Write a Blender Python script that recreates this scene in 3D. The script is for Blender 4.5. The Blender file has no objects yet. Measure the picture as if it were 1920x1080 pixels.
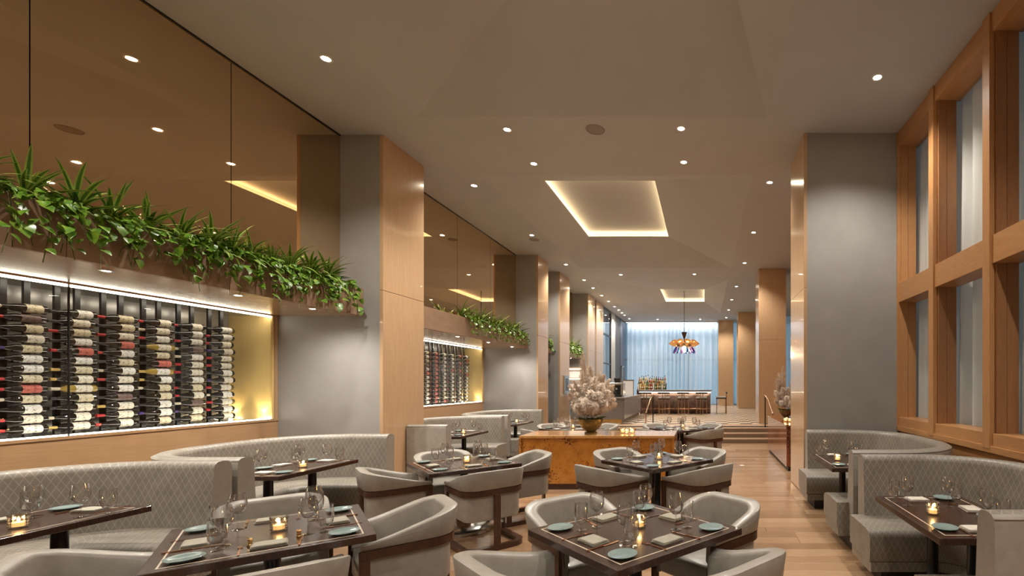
import bpy, bmesh, math, random
from mathutils import Vector, Matrix, Euler
R = math.radians
random.seed(7)
SC = bpy.context.scene
COL = SC.collection

# ------------------------------------------------------------------ camera, world, exposure
cam_d = bpy.data.cameras.new('camera'); cam = bpy.data.objects.new('camera', cam_d); COL.objects.link(cam)
cam.location = (0, 0, 1.65); cam.rotation_euler = (R(90), 0, 0)
cam_d.sensor_width = 36; cam_d.lens = 885 * 36 / 1920
cam_d.shift_x = -360 / 1920; cam_d.shift_y = 179 / 1920
cam_d.clip_start = 0.05; cam_d.clip_end = 200
SC.camera = cam
SC.view_settings.view_transform = 'Standard'; SC.view_settings.look = 'None'
SC.view_settings.gamma = 1; SC.view_settings.use_curve_mapping = False
SC.view_settings.exposure = 0.0
W = bpy.data.worlds.new('dusk'); SC.world = W; W.use_nodes = True
W.node_tree.nodes['Background'].inputs[0].default_value = (0.30, 0.52, 0.70, 1)
W.node_tree.nodes['Background'].inputs[1].default_value = 1.75
SPOT_W = 300        # ceiling downlights
SOFFIT_W = 105
CANDLE_W = 0.6
WARM = (1.0, 0.80, 0.58)
NEUT = (1.0, 0.93, 0.84)

# ------------------------------------------------------------------ material helpers
def M_(name, color, rough=.5, metal=0, **kw):
    m = bpy.data.materials.new(name); m.use_nodes = True
    b = m.node_tree.nodes['Principled BSDF']
    b.inputs['Base Color'].default_value = (*color, 1)
    b.inputs['Roughness'].default_value = rough; b.inputs['Metallic'].default_value = metal
    for k, v in kw.items(): b.inputs[k.replace('_', ' ')].default_value = v
    return m
def N(m, t, **kw):
    n = m.node_tree.nodes.new(t)
    for k, v in kw.items():
        if k.startswith('i_'): n.inputs[k[2:].replace('_', ' ')].default_value = v
        else: setattr(n, k, v)
    return n
def L(m, a, b): m.node_tree.links.new(a, b)
def BS(m): return m.node_tree.nodes['Principled BSDF']
def ramp(m, fac, stops):
    r = N(m, 'ShaderNodeValToRGB'); e = r.color_ramp.elements
    while len(e) < len(stops): e.new(.5)
    for x, (p, c) in zip(e, stops): x.position = p; x.color = (*c, 1)
    L(m, fac, r.inputs[0]); return r.outputs[0]
def coords(m, scale=(1, 1, 1), out='Object'):
    tc = N(m, 'ShaderNodeTexCoord'); mp = N(m, 'ShaderNodeMapping'); mp.inputs['Scale'].default_value = scale
    L(m, tc.outputs[out], mp.inputs[0]); return mp.outputs[0]
def noise(m, vec, scale, detail=3, rough=.5):
    n = N(m, 'ShaderNodeTexNoise', i_Scale=scale, i_Detail=detail, i_Roughness=rough)
    if vec: L(m, vec, n.inputs['Vector'])
    return n.outputs[0]
def bump(m, h, strength=.2, dist=.01):
    b = N(m, 'ShaderNodeBump', i_Strength=strength, i_Distance=dist); L(m, h, b.inputs['Height'])
    L(m, b.outputs[0], BS(m).inputs['Normal'])
def wood(name, c1, c2, rough=.35, scale=(18, 18, 1.2), n=3., coat=0):
    m = M_(name, c1, rough, Coat_Weight=coat)
    v = coords(m, scale); f = noise(m, v, n, 6, .6)
    L(m, ramp(m, f, [(.3, c1), (.7, c2)]), BS(m).inputs['Base Color']); bump(m, f, .05, .003)
    return m
def mottled(name, c1, c2, rough, sc=8, b=.05, coat=0, spec=.5):
    m = M_(name, c1, rough, Coat_Weight=coat); BS(m).inputs['Specular IOR Level'].default_value = spec
    f = noise(m, coords(m), sc, 4)
    L(m, ramp(m, f, [(.3, c1), (.7, c2)]), BS(m).inputs['Base Color'])
    if b: bump(m, noise(m, coords(m), 220, 2), b, .002)
    return m
def emit(name, color, s):
    m = bpy.data.materials.new(name); m.use_nodes = True; t = m.node_tree; t.nodes.remove(t.nodes['Principled BSDF'])
    e = t.nodes.new('ShaderNodeEmission'); e.inputs[0].default_value = (*color, 1); e.inputs[1].default_value = s
    t.links.new(e.outputs[0], t.nodes['Material Output'].inputs[0]); return m
def thin_glass(name, tint=(1, 1, 1), refl=1.0, rough=.0, base=.03, power=4.0):
    m = bpy.data.materials.new(name); m.use_nodes = True; t = m.node_tree; t.nodes.remove(t.nodes['Principled BSDF'])
    tr = t.nodes.new('ShaderNodeBsdfTransparent'); tr.inputs[0].default_value = (*tint, 1)
    g = t.nodes.new('ShaderNodeBsdfGlossy'); g.inputs['Roughness'].default_value = rough
    lw = t.nodes.new('ShaderNodeLayerWeight'); lw.inputs[0].default_value = .5; pw = t.nodes.new('ShaderNodeMath'); pw.operation = 'POWER'; pw.inputs[1].default_value = power; t.links.new(lw.outputs['Facing'], pw.inputs[0])
    mu = t.nodes.new('ShaderNodeMath'); mu.operation = 'MULTIPLY_ADD'; mu.inputs[1].default_value = refl; mu.inputs[2].default_value = base; mu.use_clamp = True
    mx = t.nodes.new('ShaderNodeMixShader')
    t.links.new(pw.outputs[0], mu.inputs[0]); t.links.new(mu.outputs[0], mx.inputs[0]); t.links.new(tr.outputs[0], mx.inputs[1]); t.links.new(g.outputs[0], mx.inputs[2])
    t.links.new(mx.outputs[0], t.nodes['Material Output'].inputs[0]); return m

m_ceil = mottled('ceiling_plaster', (.42, .422, .425), (.44, .442, .445), .8, 2, 0)
m_wallg = mottled('taupe_wallcovering', (.295, .284, .268), (.325, .314, .297), .6, 3, .12)
m_plain = M_('plain_plaster', (.42, .38, .33), .8)
m_maple = wood('honey_maple', (.47, .30, .165), (.56, .37, .215), .24, (30, 30, 1.0), 3, .3)
m_mapleh = wood('honey_maple_horizontal', (.37, .22, .11), (.44, .27, .145), .24, (30, 1.0, 30), 3, .2)
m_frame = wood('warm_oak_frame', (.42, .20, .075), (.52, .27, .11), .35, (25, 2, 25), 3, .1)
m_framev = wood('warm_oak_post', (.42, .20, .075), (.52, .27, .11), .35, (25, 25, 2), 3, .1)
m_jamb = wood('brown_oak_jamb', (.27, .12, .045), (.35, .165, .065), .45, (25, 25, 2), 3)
m_planter = wood('planter_walnut', (.26, .165, .10), (.33, .21, .13), .42, (4, 1.5, 4), 3, .1)
m_dark = wood('dark_walnut', (.022, .010, .006), (.045, .019, .011), .27, (20, 20, 3), 3, .15)
m_chairwood = wood('chair_walnut', (.04, .015, .008), (.072, .028, .014), .3, (20, 20, 4), 3, .3)
m_inlay = M_('pale_inlay', (.55, .46, .36), .3)
m_leather = mottled('grey_leather', (.265, .243, .207), (.315, .29, .25), .36, 14, .10, .08)
m_black = M_('black_metal', (.015, .014, .014), .35, .3)
m_darkpl = M_('dark_plinth', (.03, .022, .018), .5)
m_mirror = M_('bronze_mirror', (.74, .56, .36), .015, 1.0)
m_blackgl = M_('black_glass', (.02, .02, .02), .08)
m_bronze = M_('bronze', (.45, .28, .16), .28, 1.0)
m_copper = M_('copper_cutlery', (.62, .34, .2), .18, 1.0)
m_brass = M_('brass', (.65, .42, .18), .25, 1.0)
m_steel = M_('steel', (.6, .58, .55), .22, 1.0)
m_case = M_('case_back_panel', (.27, .25, .23), .2, .2)
m_yellow = wood('case_end_maple', (.74, .52, .20), (.80, .58, .25), .3, (30, 30, 1), 3)
m_teal = M_('teal_glaze', (.20, .275, .265), .15, Coat_Weight=.3)
m_napkin = mottled('napkin_linen', (.30, .28, .22), (.34, .32, .255), .85, 30, .2)
m_napkinw = mottled('napkin_cream', (.52, .48, .42), (.58, .54, .47), .85, 30, .2)
m_glass = thin_glass('wine_glass', (.985, .985, .985), .95, 0.02, .09, 1.8)
m_votive = thin_glass('votive_glass', (.97, .95, .9), 1.0, .09, .22, 1.5)
m_pane = thin_glass('window_glass', (.93, .95, .95), .9, 0, .01)
m_wax = M_('candle_wax', (.85, .68, .42), .5, Emission_Color=(1, .55, .18, 1), Emission_Strength=1.2)
m_flame = emit('flame', (1, .62, .22), 45)
m_lamp = emit('lamp_disc', (1, .86, .62), 130)
m_led = emit('led_white', (1, .88, .70), 26)
m_ledw = emit('led_warm', (1, .72, .38), 22)
m_red = M_('red_capsule', (.42, .02, .025), .3); m_blk = M_('black_capsule', (.02, .018, .02), .3)
m_gold = M_('gold_capsule', (.55, .38, .12), .3, .5); m_cream = M_('cream_capsule', (.55, .48, .36), .4)
m_purple = M_('purple_capsule', (.06, .03, .16), .3)
m_bottle = M_('dark_bottle_glass', (.012, .009, .007), .06, Coat_Weight=.5)
m_bottlew = M_('pale_bottle_glass', (.35, .24, .05), .06, Coat_Weight=.5)
def labelmat(name, c):
    m = M_(name, c, .5); v = coords(m, (1, 1, 1)); 
    f = noise(m, v, 60, 1); L(m, ramp(m, f, [(.60, c), (.64, tuple(x * .45 for x in c))]), BS(m).inputs['Base Color']); return m
m_label = [labelmat('cream_label', (.72, .66, .55)), labelmat('white_label', (.74, .71, .66)), labelmat('tan_label', (.62, .54, .38)), labelmat('red_label', (.55, .13, .10)), labelmat('brown_label', (.16, .10, .09))]

# diamond-stitched banquette fabric (UV in metres)
m_diam = M_('diamond_fabric', (.3, .27, .23), .42, Coat_Weight=.05)
def _diam():
    m = m_diam; tc = N(m, 'ShaderNodeTexCoord'); sx = N(m, 'ShaderNodeSeparateXYZ'); L(m, tc.outputs['UV'], sx.inputs[0])
    def mth(op, a, b=None):
        n = N(m, 'ShaderNodeMath', operation=op)
        for i, x in enumerate((a, b)):
            if x is None: continue
            if isinstance(x, (int, float)): n.inputs[i].default_value = x
            else: L(m, x, n.inputs[i])
        return n.outputs[0]
    u = mth('DIVIDE', sx.outputs[0], .058); v = mth('DIVIDE', sx.outputs[1], .098)
    ds = []
    for s in (mth('ADD', u, v), mth('SUBTRACT', u, v)):
        f = mth('FRACT', s); d = mth('ABSOLUTE', mth('SUBTRACT', f, .5)); ds.append(d)
    d = mth('MAXIMUM', ds[0], ds[1])           # .5 on the stitched lines
    line = mth('SMOOTHSTEP', d, None) if False else None
    r1 = ramp(m, d, [(.42, (.205, .182, .148)), (.475, (.31, .28, .232))])
    nz = noise(m, coords(m), 9, 3)
    mx = N(m, 'ShaderNodeMix', data_type='RGBA', blend_type='MULTIPLY'); mx.inputs['Factor'].default_value = 1
    L(m, r1, mx.inputs['A']); L(m, ramp(m, nz, [(.3, (.86, .86, .86)), (.7, (1.1, 1.1, 1.1))]), mx.inputs['B'])
    L(m, mx.outputs['Result'], BS(m).inputs['Base Color']); bump(m, d, -.25, .004)
_diam()

# burl veneer
def burl(name, a, b, dk, rough=.16):
    m = M_(name, a, rough, Coat_Weight=.5); v = coords(m)
    n1 = noise(m, v, 7, 6, .7); n2 = noise(m, coords(m, (1, 1, .8)), 3.2, 2)
    c = ramp(m, n1, [(.35, a), (.65, b)])
    n3 = noise(m, v, 38, 5, .7)
    mu = N(m, 'ShaderNodeMath', operation='MULTIPLY'); L(m, n3, mu.inputs[0]); L(m, n2, mu.inputs[1])
    k = ramp(m, mu.outputs[0], [(.29, (0, 0, 0)), (.345, (1, 1, 1))])
    mx = N(m, 'ShaderNodeMix', data_type='RGBA'); L(m, k, mx.inputs['Factor']); L(m, c, mx.inputs['A']); mx.inputs['B'].default_value = (*dk, 1)
    L(m, mx.outputs['Result'], BS(m).inputs['Base Color']); return m
m_burl = burl('burl_veneer', (.42, .155, .022), (.56, .24, .045), (.13, .04, .012))
m_burltop = burl('burl_top', (.50, .24, .07), (.60, .32, .11), (.30, .13, .04))
m_burlred = burl('red_burl', (.22, .065, .022), (.34, .11, .035), (.08, .02, .01))
# oak floor, one tone per board
def floor_mat():
    m = M_('oak_floor', (.5, .3, .15), .28, Coat_Weight=.15)
    oi = N(m, 'ShaderNodeObjectInfo'); base = ramp(m, oi.outputs['Random'], [(0, (.25, .145, .075)), (.5, (.33, .20, .11)), (1, (.41, .265, .155))])
    g = noise(m, coords(m, (1.5, 26, 10)), 3, 6, .6)
    mx = N(m, 'ShaderNodeMix', data_type='RGBA', blend_type='MULTIPLY'); mx.inputs['Factor'].default_value = 1
    L(m, base, mx.inputs['A']); L(m, ramp(m, g, [(.3, (.8, .78, .75)), (.7, (1.1, 1.1, 1.1))]), mx.inputs['B'])
    L(m, mx.outputs['Result'], BS(m).inputs['Base Color']); bump(m, g, .04, .002); return m
m_floor = floor_mat()
m_sub = M_('subfloor', (.12, .07, .04), .7)
m_riser_shade = M_('shaded_riser', (.17, .105, .065), .5)  # step wood darkened: the shade on the risers is put into the colour
m_step = M_('step_wood', (.36, .235, .145), .4)
def check_mat():
    m = M_('patterned_tile', (.5, .4, .3), .38)
    v = coords(m, (1, 1, 1)); c = N(m, 'ShaderNodeTexChecker', i_Scale=2.6); L(m, v, c.inputs['Vector'])
    c.inputs['Color1'].default_value = (.55, .43, .30, 1); c.inputs['Color2'].default_value = (.12, .07, .04, 1)
    L(m, c.outputs[0], BS(m).inputs['Base Color']); return m
m_tile = check_mat(); BS(m_tile).inputs['Specular IOR Level'].default_value = .22
m_granite = mottled('grey_granite', (.10, .09, .085), (.30, .27, .25), .25, 40, 0)
m_granl = mottled('light_stone', (.22, .21, .21), (.30, .285, .28), .2, 10, 0)
m_navy = M_('dark_blue_wall', (.045, .045, .065), .4)
m_charc = M_('charcoal_wall', (.035, .03, .028), .5)
def curtain_mat(name, col, tcol, tr, k=.5):
    m = bpy.data.materials.new(name); m.use_nodes = True; t = m.node_tree; t.nodes.remove(t.nodes['Principled BSDF'])
    d = t.nodes.new('ShaderNodeBsdfDiffuse'); d.inputs[0].default_value = (*col, 1)
    s = t.nodes.new('ShaderNodeBsdfTranslucent'); s.inputs[0].default_value = (*tcol, 1)
    x = t.nodes.new('ShaderNodeBsdfTransparent'); a = t.nodes.new('ShaderNodeMixShader'); b = t.nodes.new('ShaderNodeMixShader')
    a.inputs[0].default_value = k; b.inputs[0].default_value = tr
    t.links.new(d.outputs[0], a.inputs[1]); t.links.new(s.outputs[0], a.inputs[2]); t.links.new(a.outputs[0], b.inputs[1]); t.links.new(x.outputs[0], b.inputs[2])
    t.links.new(b.outputs[0], t.nodes['Material Output'].inputs[0]); return m
m_sheer = curtain_mat('sheer_curtain_right', (.86, .81, .75), (.62, .59, .56), .0, .13)
m_sheerb = curtain_mat('sheer_curtain_far', (.66, .70, .74), (.60, .66, .70), .12, .55)
def leafmat(name, c1, c2, edge=None):
    m = M_(name, c1, .32, Coat_Weight=.15)
    tc = N(m, 'ShaderNodeTexCoord'); sx = N(m, 'ShaderNodeSeparateXYZ'); L(m, tc.outputs['UV'], sx.inputs[0])
    if edge:
        c = ramp(m, sx.outputs[0], [(0, edge), (.22, edge), (.32, c1), (.68, c1), (.78, edge), (1, edge)])
    else: c = ramp(m, noise(m, coords(m), 14, 2), [(.35, c1), (.65, c2)])
    L(m, c, BS(m).inputs['Base Color']); return m
m_blade = leafmat('variegated_blade', (.05, .14, .016), (.1, .2, .02), (.36, .44, .10))
m_blade2 = leafmat('dark_green_blade', (.03, .085, .012), (.06, .15, .02))
m_pothos = leafmat('pothos_leaf', (.06, .17, .012), (.20, .32, .03))
m_stem = M_('green_stem', (.12, .16, .03), .5)
m_pampas = mottled('pampas_plume', (.58, .46, .35), (.88, .77, .65), .9, 26, 0)
m_bowl = mottled('bronze_bowl', (.10, .075, .03), (.25, .19, .08), .3, 12, 0); BS(m_bowl).inputs['Metallic'].default_value = .6
m_chrome = M_('chrome', (.75, .72, .7), .1, 1)
m_amber = M_('gold_shade', (.75, .40, .14), .25, .8, Emission_Color=(1, .45, .12, 1), Emission_Strength=.15)
m_bulb = emit('bulb', (1, .68, .25), 14)
m_pink = thin_glass('pink_glass', (.75, .35, .75), .8, .05, .15); m_blueg = thin_glass('blue_glass', (.15, .35, .65), .8, .05, .15)
m_grille = M_('speaker_grille', (.27, .24, .21), .9)
m_white = M_('white_plastic', (.7, .68, .65), .4)
m_screen = M_('screen_face', (.08, .08, .09), .2)

# ------------------------------------------------------------------ mesh helpers
def mk(name, v, f, mats, fm=None, uv=None, smooth=False):
    me = bpy.data.meshes.new(name); me.from_pydata([tuple(p) for p in v], [], f)
    for m in (mats if isinstance(mats, (list, tuple)) else [mats]): me.materials.append(m)
    if fm: me.polygons.foreach_set('material_index', fm)
    if smooth: me.polygons.foreach_set('use_smooth', [True] * len(f))
    if uv:
        l = me.uv_layers.new(name='UVMap')
        for p in me.polygons:
            for li, vi in zip(p.loop_indices, p.vertices): l.data[li].uv = uv[vi]
    me.update(); return me
def ob(name, me, parent=None, loc=(0, 0, 0), rot=(0, 0, 0), scale=None, **props):
    o = bpy.data.objects.new(name, me); COL.objects.link(o); o.location = loc; o.rotation_euler = rot
    if scale: o.scale = scale
    if parent: o.parent = parent
    for k, v in props.items(): o[k] = v
    return o
def thing(name, label, cat, loc=(0, 0, 0), rot=(0, 0, 0), group=None, me=None):
    o = ob(name, me, None, loc, rot); o['label'] = label; o['category'] = cat
    if group: o['group'] = group
    return o
def struct(name, me=None, parent=None, **k):
    o = ob(name, me, parent, **k)
    if not parent: o['kind'] = 'structure'
    return o
BOXF = [(0, 3, 2, 1), (4, 5, 6, 7), (0, 1, 5, 4), (1, 2, 6, 5), (2, 3, 7, 6), (3, 0, 4, 7)]
def box(x0, x1, y0, y1, z0, z1, mat, bev=0, name='box', seg=2):
    v = [(x0, y0, z0), (x1, y0, z0), (x1, y1, z0), (x0, y1, z0), (x0, y0, z1), (x1, y0, z1), (x1, y1, z1), (x0, y1, z1)]
    if not bev: return mk(name, v, BOXF, mat)
    bm = bmesh.new(); vs = [bm.verts.new(p) for p in v]
    for f in BOXF: bm.faces.new([vs[i] for i in f])
    bmesh.ops.bevel(bm, geom=bm.edges[:], offset=bev, segments=seg, affect='EDGES', profile=.5)
    me = bpy.data.meshes.new(name); bm.to_mesh(me); bm.free(); me.materials.append(mat)
    if seg > 1: me.polygons.foreach_set('use_smooth', [False] * len(me.polygons))
    return me
class MB:
    def __init__(s): s.v = []; s.f = []; s.m = []; s.u = []
    def add(s, v, f, mi=0, uv=None, M=None):
        o = len(s.v)
        s.v += [tuple(M @ Vector(p)) for p in v] if M else [tuple(p) for p in v]
        s.f += [tuple(i + o for i in q) for q in f]; s.m += [mi] * len(f); s.u += uv if uv else [(0, 0)] * len(v); return s
    def box(s, x0, x1, y0, y1, z0, z1, mi=0, M=None):
        return s.add([(x0, y0, z0), (x1, y0, z0), (x1, y1, z0), (x0, y1, z0), (x0, y0, z1), (x1, y0, z1), (x1, y1, z1), (x0, y1, z1)], BOXF, mi, None, M)
    def tube(s, pts, r, n=6, mi=0, caps=True):
        pts = [Vector(p) for p in pts]; rings = []; up = None
        for i, p in enumerate(pts):
            d = (pts[min(i + 1, len(pts) - 1)] - pts[max(i - 1, 0)]).normalized()
            if up is None: up = Vector((0, 0, 1)) if abs(d.z) < .9 else Vector((1, 0, 0))
            a = d.cross(up).normalized(); b = d.cross(a).normalized(); up = -b if False else up
            rr = r[i] if isinstance(r, (list, tuple)) else r
            rings.append([p + (a * math.cos(t * 2 * math.pi / n) + b * math.sin(t * 2 * math.pi / n)) * rr for t in range(n)])
        v = [q for rg in rings for q in rg]; f = []
        for i in range(len(pts) - 1):
            for j in range(n): k = (j + 1) % n; f.append((i * n + j, i * n + k, (i + 1) * n + k, (i + 1) * n + j))
        if caps: f.append(tuple(range(n))); f.append(tuple(reversed(range((len(pts) - 1) * n, len(pts) * n))))
        return s.add(v, f, mi)
    def lathe(s, prof, n=20, mi=0, M=None, mids=None):
        v = []; f = []
        for r, z in prof:
            v += [(r * math.cos(t * 2 * math.pi / n), r * math.sin(t * 2 * math.pi / n), z) for t in range(n)]
        base = len(s.f)
        for i in range(len(prof) - 1):
            for j in range(n): k = (j + 1) % n; f.append((i * n + j, i * n + k, (i + 1) * n + k, (i + 1) * n + j))
        s.add(v, f, mi, None, M)
        if mids:
            for i in range(len(prof) - 1):
                for j in range(n): s.m[base + i * n + j] = mids[i]
        return s
    def mesh(s, name, mats, smooth=False, uv=False): return mk(name, s.v, s.f, mats, s.m, s.u if uv else None, smooth)
def autosmooth(me, ang=40):
    bm = bmesh.new(); bm.from_mesh(me)
    bmesh.ops.remove_doubles(bm, verts=bm.verts, dist=1e-5); bmesh.ops.recalc_face_normals(bm, faces=bm.faces)
    for f in bm.faces: f.smooth = True
    for e in bm.edges:
        if len(e.link_faces) == 2 and e.calc_face_angle(0) > R(ang): e.smooth = False
    bm.to_mesh(me); bm.free(); return me
def lathe(name, prof, mats, n=20, mids=None, ang=40): return autosmooth(MB().lathe(prof, n, 0, None, mids).mesh(name, mats), ang)
def copy_tree(o, parent=None):
    c = o.copy(); COL.objects.link(c)
    if parent: c.parent = parent
    for ch in o.children: copy_tree(ch, c)
    return c
def at(o, loc, rz=None, label=None, group=None, rot=None):
    o.location = loc
    if rz is not None: o.rotation_euler = (0, 0, rz)
    if rot: o.rotation_euler = rot
    if label: o['label'] = label
    if group: o['group'] = group
    return o
class Maker:
    """first call hands out the prototype itself, later calls copy it with its parts"""
    def __init__(s, build): s.build = build; s.p = None
    def __call__(s, loc, rz=0, label=None, group=None, rot=None):
        if s.p is None: s.p = s.build(); o = s.p
        else: o = copy_tree(s.p)
        return at(o, loc, rz, label, group, rot)
def ucurve(w, front, back, r, ns=4, na=9):
    """U open towards +y: from (-w, front) down, round, along y=-back, round, up to (w, front)"""
    p = []
    for i in range(ns): p.append((-w, front + (-back + r - front) * i / ns))
    for i in range(na): a = math.pi + i / na * math.pi / 2; p.append((-w + r + r * math.cos(a), -back + r + r * math.sin(a)))
    for i in range(ns): p.append((-w + r + (2 * w - 2 * r) * i / ns, -back))
    for i in range(na): a = 1.5 * math.pi + i / na * math.pi / 2; p.append((w - r + r * math.cos(a), -back + r + r * math.sin(a)))
    for i in range(ns + 1): p.append((w, -back + r + (front + back - r) * i / ns))
    return p
def loft(name, outer, inner, prof, mats, fm=None, uvscale=True, ang=50, rnd_end=0):
    """closed section prof(s)->[(t,z)] swept between two matching curves; t=0 outer, 1 inner"""
    n = len(outer); arc = [0]
    for i in range(1, n): arc.append(arc[-1] + math.dist(outer[i], outer[i - 1]))
    v = []; uv = []; k = None; secs = []
    for i in range(n):
        pr = prof(arc[i] / arc[-1]); k = len(pr); pl = 0
        for j, (t, z) in enumerate(pr):
            x = outer[i][0] + (inner[i][0] - outer[i][0]) * t; y = outer[i][1] + (inner[i][1] - outer[i][1]) * t
            w = math.dist(outer[i], inner[i])
            if j: pl += math.hypot((t - pr[j - 1][0]) * w, z - pr[j - 1][1])
            v.append((x, y, z)); uv.append((arc[i], pl))
    f = []; fmi = []
    for i in range(n - 1):
        for j in range(k):
            q = (j + 1) % k; f.append((i * k + j, (i + 1) * k + j, (i + 1) * k + q, i * k + q)); fmi.append(fm[j] if fm else 0)
    f.append(tuple(range(k))); fmi.append(fm[-1] if fm else 0)
    f.append(tuple(reversed([(n - 1) * k + j for j in range(k)]))); fmi.append(fm[-1] if fm else 0)
    me = mk(name, v, f, mats, fmi, uv)
    # cap uv in metres too
    l = me.uv_layers[0]
    for p in me.polygons[-2:]:
        for li, vi in zip(p.loop_indices, p.vertices): l.data[li].uv = (me.vertices[vi].co.x + me.vertices[vi].co.y, me.vertices[vi].co.z)
    bm = bmesh.new(); bm.from_mesh(me); bmesh.ops.recalc_face_normals(bm, faces=bm.faces)
    for q in bm.faces: q.smooth = True
    for e in bm.edges:
        if len(e.link_faces) == 2 and e.calc_face_angle(0) > R(ang): e.smooth = False
    bm.to_mesh(me); bm.free(); return me
# ================================================================== SHELL
HC = 5.34; XM = -5.40; XN = -6.32; XP = -4.76; XR = 2.87; ZF = .36
# ---- floor with boards
fl = struct('floor', box(-7.2, 6.6, -2.6, 13.04, -.2, -.022, m_sub))
ob('underlay', box(-7.2, -3.4, -2.55, 13.04, -.0215, -.003, m_sub), fl)
bw = .18; y = 2.0; row = 0; boards = 0; plank_me = {}
def plank(Lx):
    k = round(Lx, 2)
    if k not in plank_me:
        me = box(0, k - .003, 0, bw - .003, -.022, 0, m_floor, .0012, 'plank', 1); plank_me[k] = me
    return plank_me[k]
rf = random.Random(3)
while y < 13.04 - .01:
    x = -6.3 if y < 7.9 else -5.3
    xe = 3.0
    x -= rf.choice([0, .3, .6, .9, 1.2, 1.5])
    while x < xe:
        Lx = rf.choice([1.6, 1.9, 2.2, 2.5]); 
        if x + Lx > -4.4 or boards < 0:
            ob('plank', plank(Lx), fl, (x, y, 0)); boards += 1
        x += Lx
    y += bw; row += 1
# boards under the left booths and behind the camera: kept as one joined part
mb = MB()
yy = -2.5
while yy < 2.0 - .1:
    xx = -6.3 - rf.random()
    while xx < 3.0: mb.box(xx, xx + 2.197, yy, yy + bw - .003, -.022, 0); xx += 2.2
    yy += bw
yy = 2.0
while yy < 13.0:
    mb.box(-6.85, -6.42, yy, yy + bw - .003, -.022, -.001); yy += bw
ob('floor_boards_far', mb.mesh('floor_boards', m_floor), fl, kind='stuff')
# ---- steps and raised floor
for i in range(3):
    st = struct('trim_%d' % (i + 1), box(-4.76, 2.86, 13.04 + .3 * i, 13.34 + .3 * i + (.3 if i == 2 else 0), 0, .12 * (i + 1), m_step, .006)); st['label'] = '%s wooden step up to the bar area' % ['lowest', 'middle', 'top'][i]
    ob('riser_shade', box(-4.76, 2.86, 13.034 + .3 * i, 13.039 + .3 * i, .12 * i + .002, .12 * i + .095, m_riser_shade), st)  # thin strip on the step face, painted with the shade below each tread
struct('trim_4', box(-4.76, 6.2, 13.94, 15.0, 0, ZF, m_step))['label'] = 'plain wooden border strip at the top of the steps'
struct('floor_raised', box(-5.4, 6.2, 15.0, 29.0, 0, ZF, m_tile))['label'] = 'raised bar floor in pale and brown checked tiles'
# ---- ceiling with coffers
ce = MB(); holes = [(-3.97, .86, -.15, 6.53), (-3.97, .86, 8.37, 15.05), (-3.97, .86, 16.8, 25.0)]
def cslab(x0, x1, y0, y1): 
    if x1 > x0 and y1 > y0: ce.box(x0, x1, y0, y1, HC, HC + .04)
cslab(-7.2, -3.97, -2.6, 29.2); cslab(.86, 6.6, -2.6, 29.2)
prev = -2.6
for h in holes: cslab(-3.97, .86, prev, h[2]); prev = h[3]
cslab(-3.97, .86, prev, 29.2)
ceiling = struct('ceiling', ce.mesh('ceiling', m_ceil))
roof = struct('ceiling_roof', box(-7.3, 6.7, -2.7, 29.6, 6.35, 6.45, m_plain)); roof['label'] = 'roof slab above the ceiling'
def coffer(h, inn, dz):
    x0, x1, y0, y1 = h; a0, a1, b0, b1 = inn; z = HC + dz
    v = [(x0, y0, HC), (x1, y0, HC), (x1, y1, HC), (x0, y1, HC), (a0, b0, z), (a1, b0, z), (a1, b1, z), (a0, b1, z)]
    c = ob('coffer', mk('coffer', v, [(0, 1, 5, 4), (1, 2, 6, 5), (2, 3, 7, 6), (3, 0, 4, 7)], m_ceil), ceiling)
    t = MB(); w = .16; zt = z + .15
    t.box(a0 - w, a1 + w, b0 - w, b1 + w, zt, zt + .03)              # tray lid
    for q in ((a0 - w - .03, a0 - w, b0 - w, b1 + w), (a1 + w, a1 + w + .03, b0 - w, b1 + w), (a0 - w, a1 + w, b0 - w - .03, b0 - w), (a0 - w, a1 + w, b1 + w, b1 + w + .03)):
        t.box(*q, z - .0, zt + .03)
    for q in ((a0 - w, a0, b0 - w, b1 + w), (a1, a1 + w, b0 - w, b1 + w), (a0, a1, b0 - w, b0), (a0, a1, b1, b1 + w)):
        t.box(*q, z + .001, z + .02)                                  # ledge
    ob('coffer_tray', t.mesh('tray', m_ceil), c)
    s = MB(); e = .05
    for q in ((a0 - w + .03, a0 - w + .03 + e, b0 - w + .03, b1 + w - .03), (a1 + w - .03 - e, a1 + w - .03, b0 - w + .03, b1 + w - .03), (a0 - w + .03, a1 + w - .03, b0 - w + .03, b0 - w + .03 + e), (a0 - w + .03, a1 + w - .03, b1 + w - .03 - e, b1 + w - .03)):
        s.box(*q, z + .025, z + .045)
    ob('led_strip', s.mesh('led', m_ledw), c, label='warm glowing cove light strip')
coffer(holes[0], (-2.0, .32, .9, 5.0), .52)
coffer(holes[1], (-3.25, -1.0, 9.62, 13.3), .44)
coffer(holes[2], (-1.85, .02, 19.9, 22.9), .28)
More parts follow.
